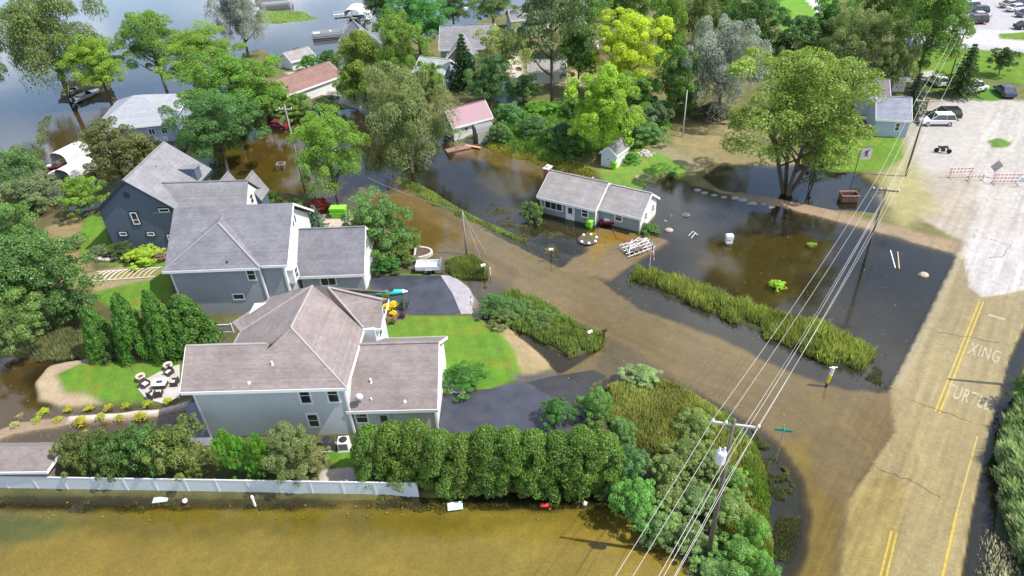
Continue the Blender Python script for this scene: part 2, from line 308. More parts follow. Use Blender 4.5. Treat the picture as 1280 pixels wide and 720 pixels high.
def terrain(X,Y):
    H=np.full(X.shape,-.42);Cc=np.stack([np.full(X.shape,c) for c in OLIVE],-1)
    wob1=fbm(X,Y,6,11)-.5;wob2=fbm(X,Y,1.3,23)-.5
    n0=fbm(X,Y,3,41)-.5;n1=fbm(X,Y,.9,61,3)-.5
    for (p,z,c,s,wb,cn_) in Z:
        P=poly_w(p);xs=[a[0] for a in P];ys=[a[1] for a in P];m=s+wb+1
        idx=np.where((X>min(xs)-m)&(X<max(xs)+m)&(Y>min(ys)-m)&(Y<max(ys)+m))
        if len(idx[0])==0: continue
        x=X[idx];y=Y[idx]
        d=sdist(x,y,P)+wb*2*wob1[idx]+wb*wob2[idx]
        t=np.clip(d/s+.5,0,1);t=t*t*(3-2*t)
        H[idx]=H[idx]*(1-t)+z*t
        col=np.array(c)[None,:]*(1+cn_*(1.6*n0[idx]+1.0*n1[idx]))[:,None]
        # grass and earth patches drift in hue
        col[:,0]*=1+cn_*.8*wob1[idx]
        Cc[idx]=Cc[idx]*(1-t)[:,None]+col*t[:,None]
    # worn wheel tracks and silt streaks that run along the two roads
    a,b=W(1140,620),W(1227,378);d=(b-a).normalized();ac=(X-a.x)*d.y-(Y-a.y)*d.x;al=(X-a.x)*d.x+(Y-a.y)*d.y
    m=np.clip(1-(np.abs(ac)-6)/2,0,1);st=(fbm(ac*6,al*.25,1.5,301,3)-.5)*.55;Cc*=(1+m*st)[...,None]
    pl=[W(500,262),W(600,315),W(700,368),W(860,440),W(1000,490),W(1075,560)];D=np.full(X.shape,1e9);AL=np.zeros(X.shape);acc=0
    for q in range(len(pl)-1):
        a,b=pl[q],pl[q+1];L=(b-a).length;dx,dy=(b.x-a.x)/L,(b.y-a.y)/L;t_=np.clip((X-a.x)*dx+(Y-a.y)*dy,0,L);px_,py_=X-a.x-dx*t_,Y-a.y-dy*t_;dd=np.hypot(px_,py_);s_=np.sign(px_*dy-py_*dx)
        k=dd<np.abs(D);D=np.where(k,dd*s_,D);AL=np.where(k,acc+t_,AL);acc+=L
    m=np.clip(1-(np.abs(D)-4)/1.5,0,1);st=(fbm(D*5,AL*.22,1.5,311,3)-.5)*.5;Cc*=(1+m*st)[...,None]
    lw=np.clip((Cc[...,1]/(Cc[...,0]+1e-6)-1.45)*4,0,1);lw*=(Cc[...,1]>.12)
    Cc[...,0]*=1+lw*(.5*(fbm(X,Y,2.2,401,4)-.5)+.05*np.sign(np.sin(X*4.2+Y*1.1)));Cc[...,1]*=1+lw*(.28*(fbm(X,Y,1.4,402,4)-.5)+.045*np.sign(np.sin(X*4.2+Y*1.1)))
    wp=lw*np.clip((fbm(X,Y,1.9,405,4)-.6)*8,0,.55);Cc[...,0]+=wp*.07;Cc[...,1]-=wp*.01
    H=H+.05*(fbm(X,Y,2.2,77)-.5)*np.clip(np.abs(H)*6,0,1)
    return H,np.clip(Cc,.004,.9)
ny,nu=640,560
ya=np.concatenate([np.geomspace(34,260,ny)-17.,np.geomspace(246,3500,22)[0:]])
ua=np.linspace(-1.25,1.15,nu)
Yg,Ug=np.meshgrid(ya,ua,indexing='ij');Xg=Ug*(Yg*.80+24)
Hg,Cg=terrain(Xg,Yg)
def grid_mesh(name,X,Y,Zv,attrs):
    a,b=X.shape;me=bpy.data.meshes.new(name);V=np.stack([X,Y,Zv],-1).reshape(-1,3).astype(np.float32)
    me.vertices.add(a*b);me.vertices.foreach_set('co',V.reshape(-1))
    i=np.arange(a*b).reshape(a,b);Fq=np.stack([i[:-1,:-1],i[:-1,1:],i[1:,1:],i[1:,:-1]],-1).reshape(-1,4)
    n=len(Fq);me.loops.add(n*4);me.loops.foreach_set('vertex_index',Fq.reshape(-1).astype(np.int32));me.polygons.add(n)
    me.polygons.foreach_set('loop_start',(np.arange(n)*4).astype(np.int32));me.polygons.foreach_set('loop_total',np.full(n,4,np.int32));me.polygons.foreach_set('use_smooth',np.ones(n,bool))
    for k,v in attrs.items():
        at=me.color_attributes.new(k,'FLOAT_COLOR','POINT');at.data.foreach_set('color',np.concatenate([v.reshape(-1,3),np.ones((a*b,1))],1).astype(np.float32).reshape(-1))
    me.update(calc_edges=True);return me
gm=bpy.data.materials.new('ground');gm.use_nodes=True;t=gm.node_tree;b=t.nodes['Principled BSDF'];b.inputs['Roughness'].default_value=.95;b.inputs['Specular IOR Level'].default_value=.15
a=N(t,'ShaderNodeVertexColor',layer_name='col');co=N(t,'ShaderNodeTexCoord')
n1=N(t,'ShaderNodeTexNoise',Scale=1.1,Detail=10.,Roughness=.75);n2=N(t,'ShaderNodeTexNoise',Scale=6.,Detail=6.,Roughness=.75)
fac=None
for n_,lo,hi in((n1,.84,1.16),(n2,.78,1.22)):
    t.links.new(co.outputs['Object'],n_.inputs['Vector']);r=N(t,'ShaderNodeMapRange');r.inputs[1].default_value=.3;r.inputs[2].default_value=.7;r.inputs[3].default_value=lo;r.inputs[4].default_value=hi;t.links.new(n_.outputs[0],r.inputs[0])
    if fac is None: fac=r.outputs[0]
    else:
        q=N(t,'ShaderNodeMath',op='MULTIPLY');t.links.new(fac,q.inputs[0]);t.links.new(r.outputs[0],q.inputs[1]);fac=q.outputs[0]
vm=N(t,'ShaderNodeVectorMath',op='MULTIPLY');t.links.new(a.outputs[0],vm.inputs[0]);t.links.new(fac,vm.inputs[1]);t.links.new(vm.outputs[0],b.inputs['Base Color'])
bp=N(t,'ShaderNodeBump',Strength=.35,Distance=.08);t.links.new(n2.outputs[0],bp.inputs['Height']);t.links.new(bp.outputs[0],b.inputs['Normal'])
tag(link('ground',grid_mesh('ground',Xg,Yg,Hg,{'col':Cg}),gm),kind='structure')
from bisect import bisect
def hz(x,y):
    i=min(max(bisect(ya,y)-1,0),len(ya)-2);fy=(y-ya[i])/(ya[i+1]-ya[i]);u=x/(y*.80+24)
    j=min(max(bisect(ua,u)-1,0),nu-2);fx=(u-ua[j])/(ua[j+1]-ua[j])
    return float((Hg[i,j]*(1-fx)+Hg[i,j+1]*fx)*(1-fy)+(Hg[i+1,j]*(1-fx)+Hg[i+1,j+1]*fx)*fy)
# water surface: depth below it is stored per vertex so light is absorbed by the real depth
wm=bpy.data.materials.new('flood_water');wm.use_nodes=True;t=wm.node_tree;t.nodes.remove(t.nodes['Principled BSDF']);o=t.nodes['Material Output']
a=N(t,'ShaderNodeVertexColor',layer_name='depth')
def mathn(op,x,y):
    q=N(t,'ShaderNodeMath',op=op)
    for i,v in enumerate((x,y)):
        if v is None: continue
        if isinstance(v,(int,float)): q.inputs[i].default_value=v
        else: t.links.new(v,q.inputs[i])
    return q.outputs[0]
sx=N(t,'ShaderNodeSeparateColor');t.links.new(a.outputs[0],sx.inputs[0]);dep=mathn('MAXIMUM',sx.outputs[0],0.)
cc=N(t,'ShaderNodeCombineColor')
for i,k in enumerate((1.1,1.35,2.6)): t.links.new(mathn('POWER',math.exp(-k),dep),cc.inputs[i])
tr=N(t,'ShaderNodeBsdfTransparent');t.links.new(cc.outputs[0],tr.inputs[0])
co=N(t,'ShaderNodeTexCoord')
tn=N(t,'ShaderNodeTexNoise',Scale=.18,Detail=5.,Roughness=.6);t.links.new(co.outputs['Object'],tn.inputs['Vector'])
df=N(t,'ShaderNodeBsdfDiffuse');df.inputs[0].default_value=(.052,.046,.028,1)
fa=mathn('SUBTRACT',1.,mathn('POWER',math.exp(-1.0),dep));fa=mathn('MULTIPLY',fa,mathn('ADD',tn.outputs[0],.15))
m1=N(t,'ShaderNodeMixShader');t.links.new(fa,m1.inputs[0]);t.links.new(tr.outputs[0],m1.inputs[1]);t.links.new(df.outputs[0],m1.inputs[2])
gl=N(t,'ShaderNodeBsdfGlossy',Roughness=.03);gl.inputs[0].default_value=(1,1,1,1)
fr=N(t,'ShaderNodeFresnel',IOR=1.33)
nb=N(t,'ShaderNodeTexNoise',Scale=2.2,Detail=4.,Roughness=.6);t.links.new(co.outputs['Object'],nb.inputs['Vector'])
bp=N(t,'ShaderNodeBump',Strength=.17,Distance=.05);t.links.new(nb.outputs[0],bp.inputs['Height'])
t.links.new(bp.outputs[0],gl.inputs['Normal']);t.links.new(bp.outputs[0],fr.inputs['Normal'])
m2=N(t,'ShaderNodeMixShader');t.links.new(mathn('MULTIPLY',fr.outputs[0],1.6),m2.inputs[0]);t.links.new(m1.outputs[0],m2.inputs[1]);t.links.new(gl.outputs[0],m2.inputs[2]);t.links.new(m2.outputs[0],o.inputs[0])
sy=slice(0,None,2);su=slice(0,None,2)
tag(link('flood_water',grid_mesh('flood_water',Xg[sy,su],Yg[sy,su],np.zeros_like(Xg[sy,su]),{'depth':np.stack([np.clip(-Hg[sy,su],0,3)]*3,-1)}),wm),kind='structure')
# draped sheets (driveways, paint)
def drape(name,pw,m,lift=.02,cut=.6,kind='structure'):
    bm=bmesh.new();vs=[bm.verts.new((x,y,0)) for x,y in pw];f=bm.faces.new(vs);bmesh.ops.triangulate(bm,faces=[f])
    for _ in range(7):
        L=[e for e in bm.edges if e.calc_length()>cut]
        if not L: break
        bmesh.ops.subdivide_edges(bm,edges=L,cuts=1);bmesh.ops.triangulate(bm,faces=[f for f in bm.faces if len(f.verts)>3])
    for v in bm.verts: v.co.z=hz(v.co.x,v.co.y)+lift
    bm.normal_update()
    for f in bm.faces:
        if f.normal.z<0: f.normal_flip()
    me=bpy.data.meshes.new(name);bm.to_mesh(me);bm.free();o=link(name,me,m)
    for p in me.polygons: p.use_smooth=True
    return tag(o,kind=kind) if kind else o
ASPH=mat('asphalt',(.045,.047,.062),.42,.3,.7,bump=.2);CONC=mat('concrete',(.42,.39,.36),.8,.15,1.2)
drape('driveway',poly_w([(546,496),(580,492),(612,489),(655,478),(700,468),(742,461),(770,474),(758,500),(745,520),(720,545),(546,545)]),ASPH,.03)
drape('driveway',poly_w([(460,347),(500,346),(560,347),(577,360),(592,385),(568,396),(478,396),(468,380)]),ASPH,.03)
drape('driveway_apron',poly_w([(551,347),(566,347),(586,362),(604,380),(590,394),(577,396),(566,370)]),mat('worn_concrete',(.30,.28,.30),.8,.2,1.5),.05)
drape('walkway',poly_w([(550,476),(562,478),(578,486),(584,494),(562,495),(560,488),(550,484)]),CONC,.05)
drape('patio',poly_w([(174,490),(178,480),(200,468),(226,458),(226,500),(205,507),(185,503)]),CONC,.06)
drape('side_path',poly_w([(232,508),(262,502),(268,560),(240,560)]),mat('slate_paving',(.16,.16,.19),.8,.2,2),.05)
YEL=mat('yellow_paint',(.62,.46,.06),.7,.25,3);WP=mat('white_paint',(.50,.46,.34),.7,.3,3)
def strip(name,a,b,wd,m,off=0):
    a=W(*a);b=W(*b);d=(b-a).normalized();n=Vector((d.y,-d.x,0));a+=n*off;b+=n*off
    q=[a-n*wd/2,b-n*wd/2,b+n*wd/2,a+n*wd/2];return drape(name,[(v.x,v.y) for v in q],m,.012,.5)
for off in(-.16,.16):
    strip('road_marking',(1172,515),(1227,376),.14,YEL,off)
    strip('road_marking',(1104,722),(1118,664),.14,YEL,off)
strip('road_marking',(1178,722),(1196,640),.16,YEL);strip('road_marking',(1196,640),(1222,545),.12,mat('faded_yellow_paint',(.55,.43,.13),.7,.2,3))
rd=(W(1227,378)-W(1172,515)).normalized()
def ground_text(txt,px,py,size,width,ang):
    cu=bpy.data.curves.new(txt,'FONT');cu.body=txt;cu.size=1;cu.align_x='CENTER';cu.align_y='CENTER';cu.offset=.012;cu.space_character=1.15
    o=bpy.data.objects.new('road_lettering',cu);C.objects.link(o);bpy.context.view_layer.update()
    me=bpy.data.meshes.new_from_object(o.evaluated_get(bpy.context.evaluated_depsgraph_get()));bpy.data.objects.remove(o)
    w0=max(v.co.x for v in me.vertices)-min(v.co.x for v in me.vertices);h0=max(v.co.y for v in me.vertices)-min(v.co.y for v in me.vertices)
    g=W(px,py);ca,sa=math.cos(ang),math.sin(ang)
    for v in me.vertices:
        x=v.co.x*width/w0;y=v.co.y*size/h0;X=g.x+x*ca-y*sa;Y=g.y+x*sa+y*ca;v.co=(X,Y,hz(X,Y)+.02)
    return tag(link('road_lettering',me,WP),kind='structure')
tang=math.atan2(rd.y,rd.x)-math.pi/2
ground_text('XING',1231,441,1.9,2.4,tang);ground_text('TURTLE',1210,496,1.8,3.2,tang)
CRK=mat('crack_dark',(.09,.075,.05),.9,.3,3)
def crack(pts,wd=.05,seed=0):
    r=random.Random(seed);P=[]
    for i in range(len(pts)-1):
        a,b=W(*pts[i]),W(*pts[i+1])
        for k in range(6): q=a.lerp(b,k/6);P.append(Vector((q.x+r.uniform(-.12,.12),q.y+r.uniform(-.12,.12),0)))
    P.append(W(*pts[-1]));L=[];R=[]
    for i,p in enumerate(P):
        d=(P[min(i+1,len(P)-1)]-P[max(i-1,0)]).normalized();n=Vector((-d.y,d.x,0))*wd*(.4+r.random());L.append(p+n);R.append(p-n)
    me=bpy.data.meshes.new('road_crack');V=[(v.x,v.y,hz(v.x,v.y)+.016) for v in L+R];n=len(P);me.from_pydata(V,[],[(i,i+1,n+i+1,n+i) for i in range(n-1)]);tag(link('road_crack',me,CRK),kind='structure')
for i,c_ in enumerate([[(1140,500),(1172,512),(1215,528)],[(1098,586),(1140,600),(1176,622)],[(1170,414),(1205,420),(1250,428)],[(1238,300),(1262,308),(1252,322),(1236,324)],[(660,478),(690,484),(730,488)],[(600,510),(640,500),(700,492)]]): crack(c_,.028,i)
strip('road_patch',(1236,393),(1256,399),.35,WP)
# ---------------- vegetation ----------------
def leafquads(P,Nrm,size,seed,aspect=.6,droop=False):
    r=np.random.RandomState(seed);n=len(P)
    d=r.normal(size=(n,3));d/=np.linalg.norm(d,axis=1)[:,None]
    if droop: d=d*.35+np.array([0,0,-1.]);d/=np.linalg.norm(d,axis=1)[:,None]
    nn=Nrm+r.normal(size=(n,3))*.55;u=d-nn*np.sum(d*nn,1)[:,None]/np.sum(nn*nn,1)[:,None];u/=np.linalg.norm(u,axis=1)[:,None]+1e-9
    v=np.cross(nn,u);v/=np.linalg.norm(v,axis=1)[:,None]+1e-9
    s=(size*(.6+.8*r.rand(n)))[:,None] if np.isscalar(size) else size[:,None]
    u=u*s*.5;v=v*s*.5*aspect
    return np.stack([P-u,P+v*1.0-u*.1,P+u,P-v*1.0-u*.1],1)
def crown(kind,seed,n=9000,fs=1.):
    r=np.random.RandomState(seed);vals=[];P=[];Nn=[]
    def puff(c,rx,rz,k,val,up=.6):
        d=r.normal(size=(k,3));d/=np.linalg.norm(d,axis=1)[:,None];d[:,2]=np.where(d[:,2]<-.5,-d[:,2],d[:,2])
        rr=(.72+.38*r.rand(k)**.7)[:,None];p=c+d*np.array([rx,rx,rz])*rr
        P.append(p);Nn.append(d+np.array([0,0,up]));vals.append(val*(.82+.36*r.rand(k))*(.9+.12*(rr[:,0]-.9)))
    if kind in('round','sparse','willow','shrub','tall'):
        m={'round':95,'sparse':60,'willow':95,'shrub':80,'tall':90}[kind]
        nl={'round':8,'sparse':9,'willow':8,'shrub':6,'tall':8}[kind];lobes=[]
        for l in range(nl):
            a_=l*2.39996+seed;zz_=(l+.5)/nl;rad_=.23*(.55+.9*math.sin(math.pi*min(zz_*.85+.1,1)))*(.8+.4*r.rand())
            if kind=='tall': rad_*=.75
            lobes.append((np.array([rad_*math.cos(a_),rad_*math.sin(a_),.2+.6*zz_]),.225+.08*r.rand(),.9+.25*r.rand()))
        lobes.append((np.array([0,0,.78]),.2,1.05));lobes.append((np.array([0,0,.5]),.3,.95))
        if kind=='shrub': lobes=[(np.array([c0[0],c0[1],c0[2]*.75]),r0*1.05,v0) for c0,r0,v0 in lobes]
        for i in range(m*13//10):
            c0,r0,v0=lobes[i%len(lobes)];d=r.normal(size=3);d/=np.linalg.norm(d);d[2]=abs(d[2])*.9 if r.rand()<.6 else d[2]
            s=.045+.055*r.rand();c=c0+d*r0*(.75+.35*r.rand())*np.array([1,1,.85 if kind!='willow' else 1.0])
            if kind=='sparse': c=c0+d*r0*(.6+.8*r.rand())
            c[2]=min(max(c[2],.05),.97)
            puff(c,s*1.1,s*(.8 if kind!='willow' else 1.5),n//m*10//13,v0*(.85+.32*r.rand()))
        for i in range(0):
            ph=math.acos(1-2*(i+.5)/m);th=i*2.39996+r.rand()*.5
            d=np.array([math.sin(ph)*math.cos(th),math.sin(ph)*math.sin(th),math.cos(ph)])
            R=.27+.13*r.rand() if kind!='sparse' else .2+.2*r.rand()
            s=.055+.075*r.rand()
            if kind=='sparse': s*=.85
            lob=1+.14*math.sin(2*th+seed)+.1*math.sin(3*th+2*seed)
            c=np.array([d[0]*R*lob,d[1]*R*lob,.5+d[2]*(R*1.05)])
            if kind=='shrub': c[2]=max(.1,.36+d[2]*.42)
            if kind=='tall': c[:2]*=(.75+.5*(1-c[2]))
            puff(c,s*(1.05 if kind!='willow' else .95),s*(.8 if kind!='willow' else 1.35),n//m,.72+.5*r.rand())
        puff(np.array([0,0,.5]),.27,.3,n//10,.7)
        size={'round':.025,'sparse':.024,'willow':.032,'shrub':.032,'tall':.025}[kind]*fs
    elif kind=='cone':
        for i in range(60):
            h=(i+.3)/60;R=.46*(1-h)**.7+.03;th=i*2.4+r.rand();s=.13*(1-.5*h)
            puff(np.array([R*.78*math.cos(th),R*.78*math.sin(th),.03+h*.9]),s,s*.9,n//60,.7+.5*r.rand())
        size=.034
    elif kind=='column':
        for i in range(70):
            h=(i+.3)/70;R=.36*(1-h**4*.7)*(1 if h>.1 else .9);th=i*2.4+r.rand();s=.12
            puff(np.array([R*math.cos(th),R*math.sin(th),.04+h*.88]),s,s*.55,n//70,.68+.55*r.rand())
        puff(np.array([0,0,.9]),.2,.1,n//20,1.1);size=.034
    elif kind=='spruce':
        for t_ in range(15):
            h=t_/15;R=.48*(1-h)**.9+.015;m=9 if t_<9 else 6
            for j in range(m):
                th=j*2*math.pi/m+t_*1.1+r.rand()*.3;L=R*(.8+.35*r.rand());k=max(12,int(n/110*(1-h*.6)))
                q=r.rand(k);p=np.stack([math.cos(th)*L*q,math.sin(th)*L*q,.07+h*.9-.07*q*(1-h)+r.normal(size=k)*.008],1)
                wd=.055*(1-.5*h);side=r.normal(size=k)*wd*(1.1-q);p[:,0]-=math.sin(th)*side;p[:,1]+=math.cos(th)*side
                P.append(p);Nn.append(np.tile([0,0,1.],(k,1))+r.normal(size=(k,3))*.3);vals.append((.65+.5*r.rand())*(.8+.4*r.rand(k)))
        size=.034
    P=np.concatenate(P);Nn=np.concatenate(Nn);vals=np.concatenate(vals)
    Nn/=np.linalg.norm(Nn,axis=1)[:,None]
    P[:,2]=np.clip(P[:,2],.0,1.06)
    if kind=='willow': V=leafquads(P,Nn,size,seed,.35,True)
    else: V=leafquads(P,Nn,size,seed,.62)
    r2=r.rand(len(vals));v3=np.stack([vals*(.9+.25*r2),vals,vals*(1.1-.3*r2)],1)
    return bulk('crown',V,v3,LEAF)
def trunk_mesh(seed,multi=False,spread=1.):
    r=random.Random(seed);b=MB()
    stems=4 if multi else 1
    for s in range(stems):
        a=s*1.6+r.random();lean=.12 if multi else .015
        p0=Vector((math.cos(a)*.03*(stems>1),math.sin(a)*.03*(stems>1),0));p1=p0+Vector((math.cos(a)*lean,math.sin(a)*lean,.38));p2=p1+Vector((math.cos(a)*lean*.7,math.sin(a)*lean*.7,.30))
        rr=.026 if not multi else .018
        b.tube([p0+Vector((0,0,-.02)),p0+Vector((0,0,.03)),p1,p2],[rr*1.5,rr,rr*.8,rr*.3],7)
        for k in range(6 if not multi else 3):
            q=p0.lerp(p2,.35+.1*k);c=r.random()*6.28;L=.2+.12*r.random()
            e=q+Vector((math.cos(c)*L*spread,math.sin(c)*L*spread,.16+.1*r.random()))
            b.tube([q,q.lerp(e,.5)+Vector((0,0,-.02)),e],[rr*.5,rr*.35,rr*.12],5)
    me=bpy.data.meshes.new('trunk');me.from_pydata(b.v,[],b.f);me.materials.append(BARK)
    for p in me.polygons: p.use_smooth=True
    return me
CR={}
for k,c_,n_ in(('round',3,27000),('sparse',2,15000),('willow',2,27000),('shrub',3,15000),('tall',2,24000),('cone',2,15000),('column',3,13000),('spruce',2,14000)):
    CR[k]=[crown(k,100+17*i+len(k)*3,n_) for i in range(c_)]
BIG={'round':[crown('round',900+i,48000,.66) for i in range(2)],'willow':[crown('willow',950+i,46000,.68) for i in range(2)],'tall':[crown('tall',970,40000,.7)]}
TR=[trunk_mesh(1),trunk_mesh(2),trunk_mesh(3,True)]
TN=[0]
def fit(x0,y0,x1,y1,clear):
    cx,cy=(x0+x1)/2,(y0+y1)/2;hc=clear+1.5
    for _ in range(25):
        g=W(cx,cy,hc);d=PX(g)[2];r=(x1-x0)/2*d/F_
        th=math.atan2(CH-hc,math.hypot(g.x,g.y));e=(y1-y0)/2*d/F_
        q=(e*e-(r*math.sin(th))**2);a_=math.sqrt(q)/math.cos(th) if q>0 else 0
        a_=max(a_,.5*r);hc=.5*hc+.5*(clear+a_)
    return g,r,a_,hc
def plant(kind,x0,y0,x1,y1,col,label,cat='tree',clear=0.,group=None,name=None,multi=False,wide=1.07):
    g,r,a_,hc=fit(x0,y0,x1,y1,clear)
    i=TN[0];TN[0]+=1
    gz=hz(g.x,g.y)
    root=empty(name or {'cone':'conifer','column':'hedge_shrub','spruce':'spruce_tree','shrub':'shrub'}.get(kind,'tree'),(g.x,g.y,min(gz,.3)),label,cat,group,rz=(i*2.3)%6.28)
    pool=BIG[kind] if kind in BIG and 2*r>8.5 else CR[kind];me=pool[i%len(pool)]
    c=link('crown',me,None,root);c.scale=(2*r*wide,2*r*wide,2*a_*1.04);c.location=(0,0,max(clear-.02,0));c.color=(col[0]*1.62+.012,col[1]*1.75+.01,col[2]*1.3+.008,1)
    t_=link('trunk',TR[2] if multi else TR[i%2],None,root);H=(clear+2*a_);t_.scale=(2*r if kind!='spruce' else r,2*r if kind!='spruce' else r,H*(.95 if clear>.3 else .8))
    if kind in('cone','column','spruce','shrub'): t_.scale=(r*.8,r*.8,H*.8)
    return root
def vary(c,k=.1):
    f=1+random.uniform(-k,k);return (c[0]*f*(1+random.uniform(-k,k)),c[1]*f,c[2]*f)
LIME=(.34,.38,.035);YG=(.17,.25,.035);BR=(.085,.20,.035);MID=(.075,.145,.035);DKG=(.04,.085,.022);OLV=(.14,.165,.07);SIL=(.22,.225,.29);BLG=(.085,.16,.085);WIL=(.16,.19,.09)
